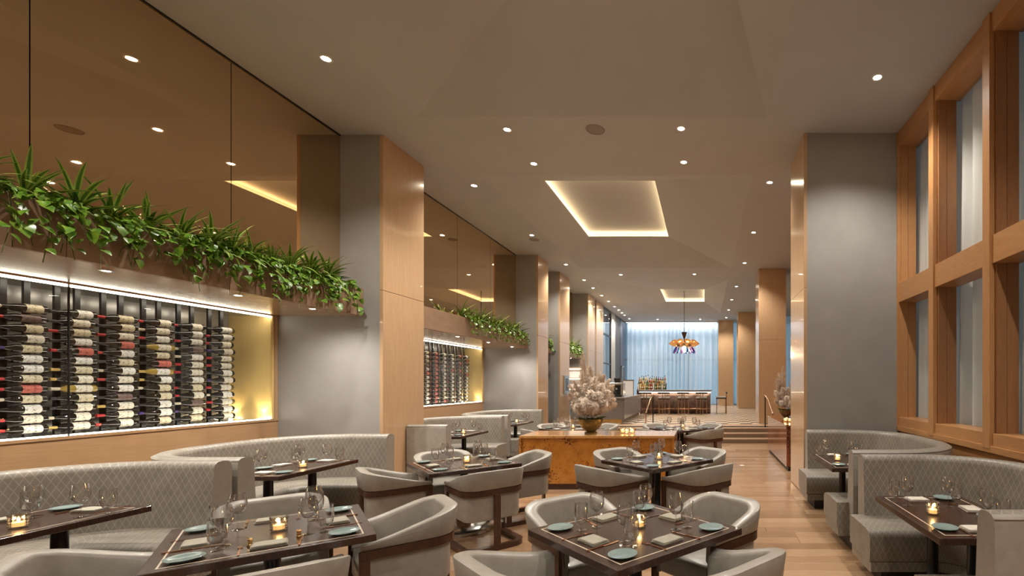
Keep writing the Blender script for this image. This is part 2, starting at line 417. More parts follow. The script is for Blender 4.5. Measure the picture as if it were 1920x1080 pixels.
# ---- walls
struct('wall_back', box(-7.2, 3.4, -2.7, -2.5, 0, 6.35, m_wallg))
struct('wall_outer_left', box(-7.3, -7.15, -2.6, 29.2, 0, 6.35, m_plain))
struct('wall_mezzanine_right', box(2.87, 6.6, 15.02, 15.14, 0, 6.35, m_wallg))['label'] = 'grey wall return beyond the window wall'
struct('wall_outer_right', box(6.2, 6.35, 15.14, 29.0, 0, 6.35, m_plain))
wl = struct('wall_left', box(-7.15, XM - .06, -2.5, 20.0, 3.3, 6.35, m_plain))
bays = [(-2.5, 7.0, True), (8.02, 13.55, True), (14.42, 15.6, False), (16.7, 19.4, False)]
for bi, (y0, y1, case) in enumerate(bays):
    # bronze mirror panels
    edges = [y1]
    while edges[-1] - 1.61 > y0 + .2: edges.append(edges[-1] - 1.61)
    edges.append(y0)
    for a, b in zip(edges[1:], edges[:-1]):
        ob('mirror_panel', box(XM - .05, XM, a + .004, b - .004, 2.95, HC - .012, m_mirror), wl)
    ob('backing_panel', box(XM - .08, XM - .055, y0, y1, 2.9, HC, m_black), wl)
    ob('mirror_trim', box(XM - .01, XM + .012, y0, y1, HC - .018, HC, m_black), wl)
    # bulkhead with planter
    pl = thing('planter_trough', ['long brown wooden planter trough above the near wine display', 'wooden planter trough above the second wine display', 'short planter trough between the second and third pillars', 'planter trough between the third and fourth pillars'][bi], 'planter', (0, 0, 0), group='planter troughs along the left wall')
    xf = -5.05
    ob('front_board', box(xf - .03, xf, y0, y1, 2.65, 3.05, m_planter, .003), pl)
    ob('soffit', box(XN, xf - .031, y0, y1, 2.65, 2.68, m_mapleh), pl)
    ob('back_board', box(XM + .0005, XM + .03, y0, y1, 2.68, 2.99, m_planter), pl)
    ob('soil', box(XM + .03, xf - .031, y0 + .01, y1 - .01, 2.78, 2.93, m_darkpl), pl)
    # lower niche
    if case:
        c0 = y0 if bi else 1.2
        ob('niche_panel', box(-7.15, XN, y0, y1 , 0, 1.115, m_mapleh), wl)
        if not bi: ob('niche_panel', box(-7.15, XN, y0, c0, 1.115, 3.2, m_mapleh), wl)
        ob('niche_panel', box(-7.15, XN, y1 - .05, y1, 1.115, 2.65, m_maple), wl)
        ob('niche_panel', box(-7.15, XN, c0, y1 - .05, 2.65, 3.2, m_mapleh), wl)
    else:
        ob('niche_panel', box(-7.15, XN, y0, y1, 0, 3.2, m_wallg), wl)
# pillars
pys = [(7.0, 8.02), (13.55, 14.42), (15.6, 16.7), (19.4, 20.6), (20.9, 22.3)]
ordn = ['nearest', 'second', 'third', 'fourth', 'fifth']
for i, (a, b) in enumerate(pys):
    p = thing('pillar', '%s left pillar, grey front and honey wood aisle side' % ordn[i], 'pillar', (0, 0, 0), group='left pillars'); p['kind'] = 'structure'
    ob('core', box(-7.15, XP - .05, a + .002, b, 0, HC, m_wallg), p)
    ob('wood_panel', box(XP - .05, XP, a, b, .02, 3.03, m_maple, .002), p)
    ob('wood_panel', box(XP - .05, XP, a, b, 3.036, HC, m_maple, .002), p)
prs = [(1.47, XR, 6.95, 8.0, 'nearest right pillar, broad grey front beside the windows'), (1.76, 2.63, 15.16, 16.1, 'second right pillar clad in pale wood beside the steps'), (1.77, 2.7, 24.4, 25.6, 'wood pillar behind the second right pillar, beside the bar'), (.84, 1.72, 27.6, 28.3, 'farthest wood pillar at the right edge of the blue curtain')]
for i, (x0, x1, a, b, lab) in enumerate(prs):
    p = thing('pillar', lab, 'pillar', (0, 0, 0), group='right pillars'); p['kind'] = 'structure'
    z0 = 0 if i == 0 else ZF; fm_ = m_wallg if i == 0 else m_maple
    ob('core', box(x0 + .05, x1, a + .002, b, z0, HC, fm_), p)
    for z_, z2 in ((z0 + .01, 3.05), (3.056, HC)): ob('wood_panel', box(x0, x0 + .05, a, b, z_, z2, m_maple, .002), p)
    if i:
        for z_, z2 in ((z0 + .01, 3.05), (3.056, HC)): ob('wood_panel', box(x0 + .052, x1, a - .02, a, z_, z2, m_maple, .002), p)
# far left wall: window, white post, dark wall with door
struct('trim_5', box(-4.95, -4.76, 24.3, 25.3, ZF, HC, m_wallg))['label'] = 'pale post between the far window and the dark wall'
struct('wall_far_left', box(-5.3, -4.76, 25.3, 26.8, ZF, HC, m_charc))
struct('wall_far_left_end', box(-5.3, -4.74, 26.8, 29, ZF, HC, m_navy))
d = struct('door_1', box(-4.74, -4.70, 27.0, 27.8, ZF, 2.6, m_dark)); d['label'] = 'narrow dark service door beside the blue curtain'
ob('door_frame', MB().box(-4.735, -4.68, 26.93, 27.0, ZF, 2.66).box(-4.735, -4.68, 27.8, 27.87, ZF, 2.66).box(-4.735, -4.68, 26.93, 27.87, 2.6, 2.66).mesh('df', m_steel), d)
ob('door_handle', box(-4.70, -4.66, 27.1, 27.13, 1.3, 1.5, m_steel, .004), d)
w = struct('window_1', MB().box(-4.84, -4.78, 22.3, 22.4, ZF, HC).box(-4.84, -4.78, 24.2, 24.3, ZF, HC).box(-4.84, -4.78, 22.3, 24.3, HC - .1, HC).box(-4.84, -4.78, 22.3, 24.3, 4.0, 4.08).box(-4.84, -4.78, 22.3, 24.3, 2.6, 2.66).mesh('wf', m_black)); w['label'] = 'tall black framed window on the far left'
ob('pane', box(-4.82, -4.81, 22.4, 24.2, ZF, 5.24, m_pane), w)
# far curtain + glass
def curtain(name, label, p0, p1, z0, z1, mat, fold=.14, amp=.035, cat='curtain', seed=1, group=None):
    rr = random.Random(seed); Lc = math.dist(p0, p1); n = int(Lc / fold * 8); ux, uy = (p1[0] - p0[0]) / Lc, (p1[1] - p0[1]) / Lc
    v = []; f = []; ph = 0; rows = [z1, z1 - .25, (z0 + z1) / 2, z0]
    for i in range(n + 1):
        s = i / n * Lc; ph += 2 * math.pi / 8 * (1 + .35 * math.sin(i * .071 + seed) + .25 * rr.uniform(-1, 1))
        for j, z in enumerate(rows):
            a = amp * (.7 + .3 * j) * math.sin(ph + .25 * j) + .012 * math.sin(ph * .37 + j)
            v.append((p0[0] + ux * s - uy * a, p0[1] + uy * s + ux * a, z))
    for i in range(n):
        for j in range(3): f.append((i * 4 + j, (i + 1) * 4 + j, (i + 1) * 4 + j + 1, i * 4 + j + 1))
    t = thing(name, label, cat, me=mk(name, v, f, mat, smooth=True), group=group); return t
curtain('sheer_curtain', 'wide pale blue backlit sheer curtain behind the bar', (-4.68, 28.5), (2.9, 28.5), ZF + .02, HC - .02, m_sheerb, .30, .085, seed=2)
curtain('sheer_curtain', 'narrow strip of blue sheer curtain right of the second right pillar', (3.0, 25.9), (6.1, 25.9), ZF + .02, HC - .02, m_sheerb, .22, .05, seed=5)
curtain('sheer_curtain', 'blue sheer curtain behind the far left black window', (-5.1, 22.2), (-5.1, 24.4), ZF + .02, HC - .02, m_sheerb, .2, .03, seed=6)
w = struct('window_2', MB().box(-4.8, 6.2, 28.8, 28.86, 3.05, 3.13).box(-1.0, -.92, 28.8, 28.86, ZF, HC).box(-3.0, -2.92, 28.8, 28.86, ZF, HC).box(1.0, 1.08, 28.8, 28.86, ZF, HC).box(3.5, 3.58, 28.8, 28.86, ZF, HC).mesh('wf', m_steel)); w['label'] = 'full height window wall behind the blue curtain'
ob('pane', box(-4.8, 6.2, 28.9, 28.91, ZF, HC, m_pane), w)
struct('wall_far_base', box(-5.3, 6.6, 28.75, 29.1, 0, ZF + .05, m_plain))
struct('wall_far_top', box(-7.2, 6.6, 28.95, 29.15, HC, 6.35, m_plain))
# ---- right window wall
wr = struct('wall_right', MB().box(XR + .02, 3.5, -2.5, 15.0, 0, 1.03).box(XR, 3.5, 8.0, 15.0, 1.03, HC).box(3.6, 3.7, -2.5, 8.0, HC, 6.35).box(XR, 3.5, -2.5, 1.1, 1.03, HC).mesh('wall_right', m_frame))
ms = [7.0]; 
while ms[-1] > 1.3: ms.append(ms[-1] - 1.155)
wn = 3
struct('trim_6', box(XR - .03, XR + .02, 1.1, 6.94, .96, 1.03, m_frame, .004))['label'] = 'wooden sill ledge below the right windows'
for i, (b, a) in enumerate(zip(ms[:-1], ms[1:])):
    a_, b_ = a + .12, b
    w = struct('window_%d' % wn); wn += 1; w['label'] = '%s tall oak framed window bay counted from the right pillar' % ['first', 'second', 'third', 'fourth', 'fifth'][i]
    ob('mullion', box(XR - .035, XR + .02, a, a + .12, 1.0, HC, m_framev, .003), w)
    ob('window_sill', box(XR - .01, XR + .3, a_, b_ , 1.031, 1.155, m_frame, .003), w)
    ob('transom', box(XR - .012, XR + .26, a_, b_, 2.84, 3.12, m_frame, .003), w)
    ob('head_rail', box(XR - .012, XR + .30, a_, b_, HC - .20, HC - .001, m_frame, .003), w)
    for x0, x1 in ((XR + .021, XR + .12), (XR + .124, XR + .24)):
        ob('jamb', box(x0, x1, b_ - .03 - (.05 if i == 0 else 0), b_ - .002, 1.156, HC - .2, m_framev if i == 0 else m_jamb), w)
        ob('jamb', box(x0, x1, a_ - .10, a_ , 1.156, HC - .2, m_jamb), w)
    for z0, z1 in ((1.156, 2.84), (3.12, HC - .2)):
        ob('pane', box(XR + .25, XR + .256, a_ - .06, b_ , z0, z1, m_pane), w)
curtain('sheer_curtain', 'long white sheer curtain hanging behind all the tall right windows', (XR + .36, .9), (XR + .36, 7.6), 1.06, HC - .06, m_sheer, .21, .055, seed=11)
ob('end_post', box(XR - .035, XR + .02, 6.93, 6.949, 1.0, HC, m_framev), w)
# ================================================================== FIXTURES
def downlight_build():
    t = thing('downlight', 'x', 'light')
    ob('trim_ring', lathe('ring', [(.045, .0), (.047, -.004), (.066, -.004), (.068, .0)], m_white, 20), t)
    ob('lamp', lathe('lamp', [(.001, -.002), (.046, -.002)], m_lamp, 16), t)
    ld = bpy.data.lights.new('spot', 'SPOT'); ld.energy = SPOT_W; ld.color = NEUT; ld.spot_size = R(125); ld.spot_blend = .75; ld.shadow_soft_size = .05
    ob('light_source', ld, t, (0, 0, -.03))
    return t
mk_down = Maker(downlight_build)
px = [(611,110),(1645,145),(951,243),(1277,241),(1001,307),(1282,304),(889,348),(1443,342),(997,441),(1413,436),(1061,496),(1396,493),(1164,515),(1302,514),(1095,525),(1381,537),(1112,540),(1372,562),(1128,554),(1366,581),(1141,565),(1152,575),(1160,581),(1166,586.5),(1171,591),(1180,597.6),(1362,595.5),(1233,603.3),(1313,602.4)]
dl = [((u - 1320) * 3.69 / (719 - v), 3.69 * 885 / (719 - v)) for u, v in px]
# the same grid goes on over and behind the camera, outside the picture
dl = [(x * min(1, 27.2 / y), min(y, 27.2)) for x, y in dl]
dl_near = [(-4.4, 2.4), (2.0, 2.4), (-4.4, .2), (2.0, .2), (-1.9, -1.4), (.3, -1.4)]
rows = {}
for i, (x, y) in enumerate(dl + dl_near):
    side = 'left' if x < -3.2 else 'right' if x > .9 else 'middle left' if x < -1.4 else 'middle right'
    rows.setdefault(side, []).append((y, x))
num = ['first', 'second', 'third', 'fourth', 'fifth', 'sixth', 'seventh', 'eighth', 'ninth', 'tenth', 'eleventh', 'twelfth', 'thirteenth', 'fourteenth', 'fifteenth', 'sixteenth']
off = 0
for side, l in rows.items():
    l.sort()
    k = 0
    for y, x in l:
        vis = (y > 4.5)
        lab = ('round recessed ceiling downlight, %s from the camera in the %s row' % (num[k], side)) if vis else 'recessed downlight over the front of the room, %s outside the picture' % num[off]
        if vis: k += 1
        else: off += 1
        mk_down((x, y, HC), 0, lab, 'ceiling downlights' if vis else 'ceiling downlights out of frame')
def soffit_build():
    t = thing('soffit_downlight', 'x', 'light')
    ob('trim_ring', lathe('ring', [(.03, .0), (.032, -.003), (.045, -.003), (.046, .0)], m_white, 16), t)
    ob('lamp', lathe('lamp', [(.001, -.002), (.031, -.002)], m_lamp, 12), t)
    ld = bpy.data.lights.new('soffit_spot', 'SPOT'); ld.energy = SOFFIT_W; ld.color = NEUT; ld.spot_size = R(160); ld.spot_blend = 1; ld.shadow_soft_size = .03
    ob('light_source', ld, t, (0, 0, -.02)); return t
mk_sof = Maker(soffit_build)
for y, x, lab in [(3.0, -5.3, 'leftmost'), (4.19, -5.31, 'first visible'), (5.36, -5.29, 'middle'), (6.32, -5.24, 'last')]:
    mk_sof((x, y, 2.65), 0, 'small round downlight in the near planter soffit, %s of the row' % lab, 'soffit downlights')
for y, lab in [(8.7, 'hidden first'), (10.06, 'left'), (11.48, 'middle'), (12.9, 'right')]:
    mk_sof((-5.25, y, 2.65), 0, 'small round downlight in the second planter soffit, %s one' % lab, 'soffit downlights')
mk_sof((-5.25, 18.6, 2.65), 0, 'small round downlight under the farthest planter', 'soffit downlights')
for (x, y, r, lab) in [(-1.58, 6.86 + .0, .135, 'round grey ceiling speaker between the first two coffers'), (-4.35, 12.1, .12, 'small round grey ceiling speaker beside the second coffer on the left')]:
    t = thing('ceiling_speaker', lab, 'speaker', (x, y, HC))
    ob('rim', lathe('rim', [(r - .012, 0), (r - .010, -.008), (r, -.008), (r + .003, 0)], m_grille, 28), t)
    ob('grille', lathe('grille', [(.001, -.004), (r - .012, -.004)], m_grille, 28), t)

# ---- wine cases
def bottle_build(single=False, lab=0, cap=0):
    # axis along local x->z lathe then laid along -y (neck towards camera)
    body = [(.001, 0), (.034, .001), (.0375, .006), (.0375, .19), (.034, .215), (.019, .245), (.0145, .26), (.0145, .312), (.016, .313), (.016, .325), (.001, .326)]
    lbl = [(.0379, .055), (.0379, .150)]; cp = [(.0150, .262), (.0150, .311), (.0165, .312), (.0165, .3265), (.001, .327)]
    return body, lbl, cp
LAYM = Matrix.Rotation(R(90), 4, 'X') @ Matrix.Scale(1.07, 4)   # z -> -y
caps = [m_red, m_blk, m_gold, m_cream, m_purple]; capn = ['red', 'black', 'gold', 'cream', 'purple']
labn = ['cream', 'white', 'tan', 'red', 'brown']
body, lbl, cp = bottle_build()
def shell(prof, mats, n, mids=None):
    b = MB(); b.lathe(prof, n, 0, LAYM, mids); return autosmooth(b.mesh('bottle', mats), 35)
me_body = [shell(body, m_bottle, 16), shell(body, m_bottlew, 16)]
# a round-shouldered body as well
body2 = [(.001, 0), (.036, .001), (.040, .006), (.040, .15), (.034, .20), (.020, .255), (.0145, .285), (.0145, .312), (.016, .313), (.016, .325), (.001, .326)]
me_body.append(shell(body2, m_bottle, 16))
me_label = [shell([(.0382, .04), (.0382, .165)], m, 16) for m in m_label]
me_label2 = [shell([(.0407, .035), (.0407, .145)], m, 16) for m in m_label]
me_cap = [shell(cp, m, 12) for m in caps]
def joined(li, ci):
    b = MB(); b.lathe([(.001, 0), (.036, .001), (.0375, .05), (.0375, .15), (.0375, .19), (.017, .25), (.0150, .262), (.0155, .325), (.001, .326)], 10, 0, LAYM, [0, 0, 1, 0, 0, 0, 2, 2])
    return autosmooth(b.mesh('bottle', [m_bottle, m_label[li], caps[ci]]), 35)
me_join = {}
ordr = ['top row', 'second row', 'third row', 'fourth row', 'fifth row', 'sixth row', 'seventh row', 'eighth row', 'ninth row', 'tenth row', 'eleventh row', 'twelfth row', 'bottom row']
rb = random.Random(11)
def wine_bay(bi, c0, y1, cols):
    nm = 'near' if bi == 0 else 'second'
    xg = XN - .015
    case = thing('wine_display_case', '%s glass fronted wine wall with maple end panel and light strips' % nm, 'wine case')
    yi = y1 - .06
    ob('back_panel', box(-6.98, -6.96, c0, yi, 1.115, 2.65, m_case), case)
    ob('end_panel', box(-6.96, XN - .002, yi - .03, yi, 1.13, 2.64, m_yellow), case)
    ob('case_floor', box(-6.96, XN - .002, c0, yi - .03, 1.115, 1.13, m_case), case)
    ob('case_top', box(-6.96, XN - .002, c0, yi - .03, 2.64, 2.65, m_case), case)
    ob('led_strip', box(XN - .05, XN - .03, c0, yi - .03, 2.618, 2.64, m_led), case, label='glowing light strip along the top of the glass')
    ob('led_strip', box(XN - .05, XN - .03, c0, yi - .03, 1.130, 1.142, m_led), case, label='glowing light strip along the bottom of the glass')
    for xq in (-6.86, -6.44):
        u = ob('uplight', lathe('uplight', [(.001, .012), (.018, .012), (.02, 0)], m_lamp, 10), case, (xq, yi - .10, 1.131))
        ld = bpy.data.lights.new('uplight', 'SPOT'); ld.energy = 9; ld.color = (1, .78, .42); ld.spot_size = R(80); ld.spot_blend = .6; ld.shadow_soft_size = .02; ob('light_source', ld, u, (0, 0, .03), (R(180 - 12), 0, 0))
    ob('frame_rail', box(XN - .028, XN + .012, c0, y1, 1.10, 1.128, m_mapleh), case)
    ob('frame_rail', box(XN - .028, XN + .012, c0, y1, 2.636, 2.651, m_mapleh), case)
    e = 4.71 if bi == 0 else 11.0; g = [c0, e - 1.75, e, yi - .03] if bi == 0 else [c0, e, yi - .03]
    for a, b in zip(g[:-1], g[1:]): ob('glass_pane', box(xg - .01, xg, a + .005, b - .005, 1.128, 2.636, m_pane), case)
    for a in g[1:-1]: ob('glass_joint', box(xg - .012, xg + .001, a - .005, a + .005, 1.128, 2.636, m_black), case)
    rack = thing('wine_rack', 'black post rack holding the bottles of the %s wine wall' % nm, 'rack')
    pegs = MB(); XB = -6.55
    pitch = .372
    for c in range(cols):
        yr = yi - .39 - c * pitch          # base end of the bottle
        for k in (.08, .235):
            ob('post', box(XB - .085, XB - .060, yr - k - .022, yr - k + .022, 1.13, 2.64, m_black), rack)
        for r in range(13):
            z = 2.375 - r * .0975
            for k in (.08, .235): pegs.box(XB - .06, XB + .03, yr - k - .006, yr - k + .006, z - .044, z - .038)
            li = rb.choices(range(5), [5, 5, 3, .7, .8])[0]; ci = rb.choices(range(5), [4, 5, 1.2, 2, .6])[0]
            if bi == 1 and c == 4: ci = 0; li = 3
            lab = '%s capped wine bottle, %s label, %s, %s column from right, %s wine wall' % (capn[ci], labn[li], ordr[r], num[c], nm)
            dy = rb.uniform(-.012, .012)
            if bi == 0:
                bk = rb.choices([0, 2, 1], [6, 4, .4])[0]
                s = thing('wine_bottle', lab, 'wine bottle', (XB, yr + dy, z), (0, rb.uniform(-.3, .3), 0), 'bottles of the near wine wall', me_body[bk])
                ob('label', (me_label2 if bk == 2 else me_label)[li], s); ob('capsule', me_cap[ci], s)
            else:
                if (li, ci) not in me_join: me_join[(li, ci)] = joined(li, ci)
                thing('wine_bottle', lab, 'wine bottle', (XB, yr + dy, z), (0, 0, 0), 'bottles of the second wine wall', me_join[(li, ci)])
    ob('bottle_pegs', pegs.mesh('pegs', m_black), rack, kind='stuff')
wine_bay(0, 1.2, 7.0, 8); wine_bay(1, 8.02, 13.55, 7)

# ---- greenery
def blade(Lb, wd, curl, seg=6, fold=.25):
    v = []; uv = []; f = []
    for i in range(seg + 1):
        t = i / seg; a = curl * t
        x = Lb * (math.sin(a) / curl if curl else t); z = Lb * ((math.cos(a) - 1) / curl if curl else 0)
        w = wd * (math.sin(math.pi * min(1, t * .93 + .07)) ** .6) * (1 - .5 * t) + .0008
        for k, q in ((-1, 0), (0, .5), (1, 1)):
            v.append((x, k * w, z + abs(k) * w * fold)); uv.append((q, t))
    for i in range(seg):
        for k in (0, 1): f.append((i * 3 + k, i * 3 + k + 1, i * 3 + k + 4, i * 3 + k + 3))
    return v, f, uv
def heart(s):
    v = [(0, 0, 0)]; out = [(-.18, .22), (-.12, .45), (.15, .52), (.5, .40), (.82, .18), (1.08, 0), (.82, -.18), (.5, -.40), (.15, -.52), (-.12, -.45), (-.18, -.22)]
    v += [(x * s, y * s, (-.12 * abs(y) * 2 - .25 * max(x, 0) ** 2) * s + .1 * abs(y) * s * 3) for x, y in out]; v += [(.55 * s, 0, -.10 * s)]
    n = len(out); f = [(0, i + 1, i + 2) for i in range(0, 3)] + [(0, 4, 12)] + [(12, 4, 5), (12, 5, 6), (12, 6, 7), (12, 7, 8), (0, 12, 8)] + [(0, i + 1, i + 2) for i in range(7, n - 1)] + [(0, n, 1)]
    return v, f, [(.5 + p[1], .5 + p[0]) for p in v]
blades = [blade(.40, .023, c) for c in (.6, 1.1, 1.6)] + [blade(.28, .024, .9)]
me_blade = [mk('blade', *b[:2], m_blade if i != 3 else m_blade2, uv=b[2], smooth=True) for i, b in enumerate(blades)]
hv = heart(.066); me_heart = mk('pothos_leaf', *hv[:2], m_pothos, uv=hv[2], smooth=True)
def leaf_M(loc, az, tilt, roll=0, s=1):
    return Matrix.Translation(loc) @ Matrix.Rotation(az, 4, 'Z') @ Matrix.Rotation(-tilt, 4, 'Y') @ Matrix.Rotation(roll, 4, 'X') @ Matrix.Scale(s, 4)
def rosette(rr, n=26):
    out = []
    for i in range(n):
        az = i * 2.4 + rr.uniform(-.3, .3); t = i / n
        if math.cos(az) < -.35: az = math.pi - az
        out.append((rr.choice([0, 1, 2, 0, 1, 3]), leaf_M((0, 0, .02 + .09 * t), az, R(8 + 70 * t) + rr.uniform(-.15, .15), rr.uniform(-.5, .5), rr.uniform(.75, 1.15))))
    return out
def vine(rr, n=20, spread=.2, drop=.46):
    out = []; stems = []
    for s in range(5):
        y = rr.uniform(-spread, spread); d = rr.uniform(.35, 1) * drop; yy = rr.uniform(-.12, .12)
        pts = [(0, y * .5, .05), (.09, y, .10), (.17, y + yy * .3, .02), (.20, y + yy * .6, -d * .5), (.19, y + yy, -d)]
        stems.append(pts)
        m = n // 5 + (s % 2)
        for k in range(m):
            t = (k + rr.random()) / m * 3.6; i = min(3, int(t)); q = t - i
            p = Vector(pts[i]).lerp(Vector(pts[i + 1]), q) + Vector((rr.uniform(.0, .05), rr.uniform(-.05, .05), rr.uniform(-.02, .03)))
            out.append(leaf_M(p, rr.uniform(-1.3, 1.3), -R(rr.uniform(10, 75)), rr.uniform(-.7, .7), rr.uniform(.65, 1.2)))
    return out, stems
def plant_group(ys, near, where, seed):
    rr = random.Random(seed); shared = []
    for i, y in enumerate(ys):
        nth = '%s' % (num[i] if i < len(num) else 'last')
        z0 = 3.0
        if near:
            t = thing('spider_dracaena', 'spiky variegated green foliage plant, %s from the left in the near planter' % nth, 'plant', (-5.20 + rr.uniform(-.05, .04), y, z0), group='spiky plants in the near planter')
            for k, Mx in rosette(rr):
                o = ob('leaf', me_blade[k], t); o.matrix_basis = Mx
            t2 = thing('trailing_pothos', 'heart leaved vine trailing over the near planter, %s from the left' % nth, 'plant', (-5.17, y + .14, z0), group='trailing vines in the near planter')
            lv, st = vine(rr, 60)
            for Mx in lv: o = ob('leaf', me_heart, t2); o.matrix_basis = Mx
            b = MB()
            for pts in st: b.tube(pts, .003, 4)
            ob('stems', b.mesh('stems', m_stem, True), t2)
        else:
            if len(shared) < 3:
                b = MB()
                for k, Mx in rosette(rr, 20): b.add(*blades[k][:2], 0, blades[k][2], Mx)
                c = MB(); lv, st = vine(rr, 34)
                for Mx in lv: c.add(*hv[:2], 0, hv[2], Mx)
                shared.append((b.mesh('blades', m_blade, True, True), c.mesh('hearts', m_pothos, True, True)))
            A, B = shared[i % 3]
            t = thing('spider_dracaena', 'spiky green foliage plant, %s from the left in the %s planter' % (nth, where), 'plant', (-5.19, y, z0), (0, 0, 0), 'spiky plants in the %s planter' % where)
            ob('foliage', A, t, kind='stuff')
            t2 = thing('trailing_pothos', 'leafy vine trailing over the %s planter, %s from the left' % (where, nth), 'plant', (-5.17, y + .1, z0), (0, 0, 0), 'trailing vines in the %s planter' % where)
            ob('foliage', B, t2, kind='stuff')
plant_group([3.1 + .262 * i for i in range(14)], True, 'near', 5)
plant_group([10.1 + .30 * i for i in range(11)], False, 'second', 6)
plant_group([14.78, 15.0, 15.2], False, 'third', 8)
plant_group([17.2 + .33 * i for i in range(7)], False, 'farthest', 9)

# ---- chandelier
ch = thing('chandelier', 'copper and gold chandelier with coloured glass drops above the bar', 'chandelier', (-.88, 21.0, 3.35))
ob('cord', MB().tube([(0, 0, .55), (0, 0, 2.42)], .012, 6).mesh('cord', m_black), ch)
ob('canopy', lathe('canopy', [(.001, .28), (.03, .28), (.13, .58), (.001, .58)], m_chairwood, 16), ch)
ob('ring', lathe('ring', [(.25, -.02), (.32, .04), (.36, .0), (.30, -.06), (.25, -.02)], m_bronze, 24), ch)
ob('stem', MB().tube([(0, 0, -.05), (0, 0, .3)], .025, 8).mesh('stem', m_bronze), ch)
ob('bulb', lathe('bulb', [(.001, -.32), (.08, -.28), (.12, -.18), (.10, -.08), (.03, -.02), (.001, 0)], m_bulb, 16), ch, label='glowing amber globe')
me_sh = lathe('shade', [(.02, -.12), (.06, -.10), (.15, .12), (.13, .12), (.02, -.10)], m_amber, 12)
me_b2 = lathe('b2', [(.001, -.05), (.05, 0), (.055, .05), (.001, .1)], m_bulb, 10)
drops = [lathe('drop', [(.001, -.36), (.025, -.34), (.05, -.22), (.03, -.08), (.006, 0)], m, 8) for m in (m_pink, m_blueg, m_pink, m_blueg)]
for i in range(10):
    a = i * math.pi / 5
    s = ob('shade', me_sh, ch, (.50 * math.cos(a), .50 * math.sin(a), .06), (0, R(38), a)); ob('shade_bulb', me_b2, s)
    ob('arm', MB().tube([(0, 0, .1), (.25 * math.cos(a), .25 * math.sin(a), .22), (.46 * math.cos(a), .46 * math.sin(a), .0)], .01, 5).mesh('arm', m_bronze), ch)
for i in range(14):
    a = i * math.pi / 7 + .1
    ob('glass_drop', drops[i % 4], ch, (.34 * math.cos(a), .34 * math.sin(a), -.04), (0, -R(25), a))
cl = bpy.data.lights.new('chandelier_light', 'POINT'); cl.energy = 60; cl.color = (1, .7, .38); cl.shadow_soft_size = .15; ob('light_source', cl, ch, (0, 0, -.42))
# ================================================================== FURNITURE
# ---- barrel chair (faces local +y)
def chair_build():
    t = thing('barrel_chair', 'x', 'chair'); t.scale = (.96, .96, 1)
    def back(s):   # how far round the back: 1 at back, 0 at arm fronts
        q = min(s, 1 - s) * 2; x = min(1, max(0, (q - .02) / .74)); return x + .5 * x * (1 - x) * (2 * x - 1)
    zb = .605
    def pad(s):
        h = back(s); top = .650 + .145 * h
        return [(.02, zb), (-.10 - .06 * h, zb + .012), (-.24 - .16 * h, top - .014), (-.20 - .16 * h, top - .004), (-.1 - .1 * h, top), (.45, top - .007), (.62, top - .013), (.70, top - .03), (.86, zb + .02), (.95, .50), (.55, .47), (.4, zb)]
    o1 = ucurve(.305, .27, .30, .16, 5, 9); i1 = ucurve(.225, .27, .22, .10, 5, 9)
    ob('back_pad', loft('back_pad', o1, i1, pad, m_leather), t)
    # piping round the rim
    n = len(o1); pts = []
    for i in range(n):
        s = i / (n - 1); top = .650 + .145 * back(s); k = -.20 - .14 * back(s)
        pts.append((o1[i][0] + (i1[i][0] - o1[i][0]) * k, o1[i][1] + (i1[i][1] - o1[i][1]) * k, top - .006))
    ob('piping', MB().tube(pts, .0035, 5).mesh('piping', m_leather, True), t)
    ob('wood_band', loft('band', ucurve(.315, .285, .31, .17, 5, 9), ucurve(.295, .285, .29, .15, 5, 9), lambda s: [(0, .552), (0, .606), (1, .606), (1, .552)], m_chairwood), t)
    ob('lower_shell', loft('shell', ucurve(.288, .26, .283, .14, 5, 9), ucurve(.235, .26, .23, .10, 5, 9), lambda s: [(.5, .30), (.15, .305), (0, .33), (0, .57), (1, .57), (1, .31)], m_leather), t)
    # seat cushion: D plan
    c = ucurve(.236, .27, .232, .11, 4, 8); mb = MB(); lv = [(.94, .312), (1, .33), (1, .43), (.97, .452), (.9, .462)]
    for k, z in lv: mb.v += [(x * k, (y - .02) * k + .02, z) for x, y in c]; mb.u += [(0, 0)] * len(c)
    m = len(c)
    for a in range(len(lv) - 1):
        for i in range(m): j = (i + 1) % m; mb.f.append((a * m + i, a * m + j, (a + 1) * m + j, (a + 1) * m + i)); mb.m.append(0)
    mb.f.append(tuple(range(m))); mb.m.append(0); mb.f.append(tuple(((len(lv) - 1) * m + i) for i in range(m))); mb.m.append(0)
    ob('seat', autosmooth(mb.mesh('seat', m_leather), 60), t)
    lg = box(-.012, .012, -.03, .03, .05, .553, m_chairwood, .002, seg=1)
    ob('leg', lg, t, (-.303, .255, 0)); ob('leg', lg, t, (.303, .255, 0))
    ob('leg', box(-.032, .032, -.012, .012, .05, .553, m_chairwood, .002, seg=1), t, (0, -.30, 0))
    ob('floor_runner', loft('runner', ucurve(.317, .285, .314, .15, 5, 9), ucurve(.255, .285, .252, .10, 5, 9), lambda s: [(0, .0), (0, .05), (1, .05), (1, .0)], m_chairwood), t)
    return t
mk_chair = Maker(chair_build)

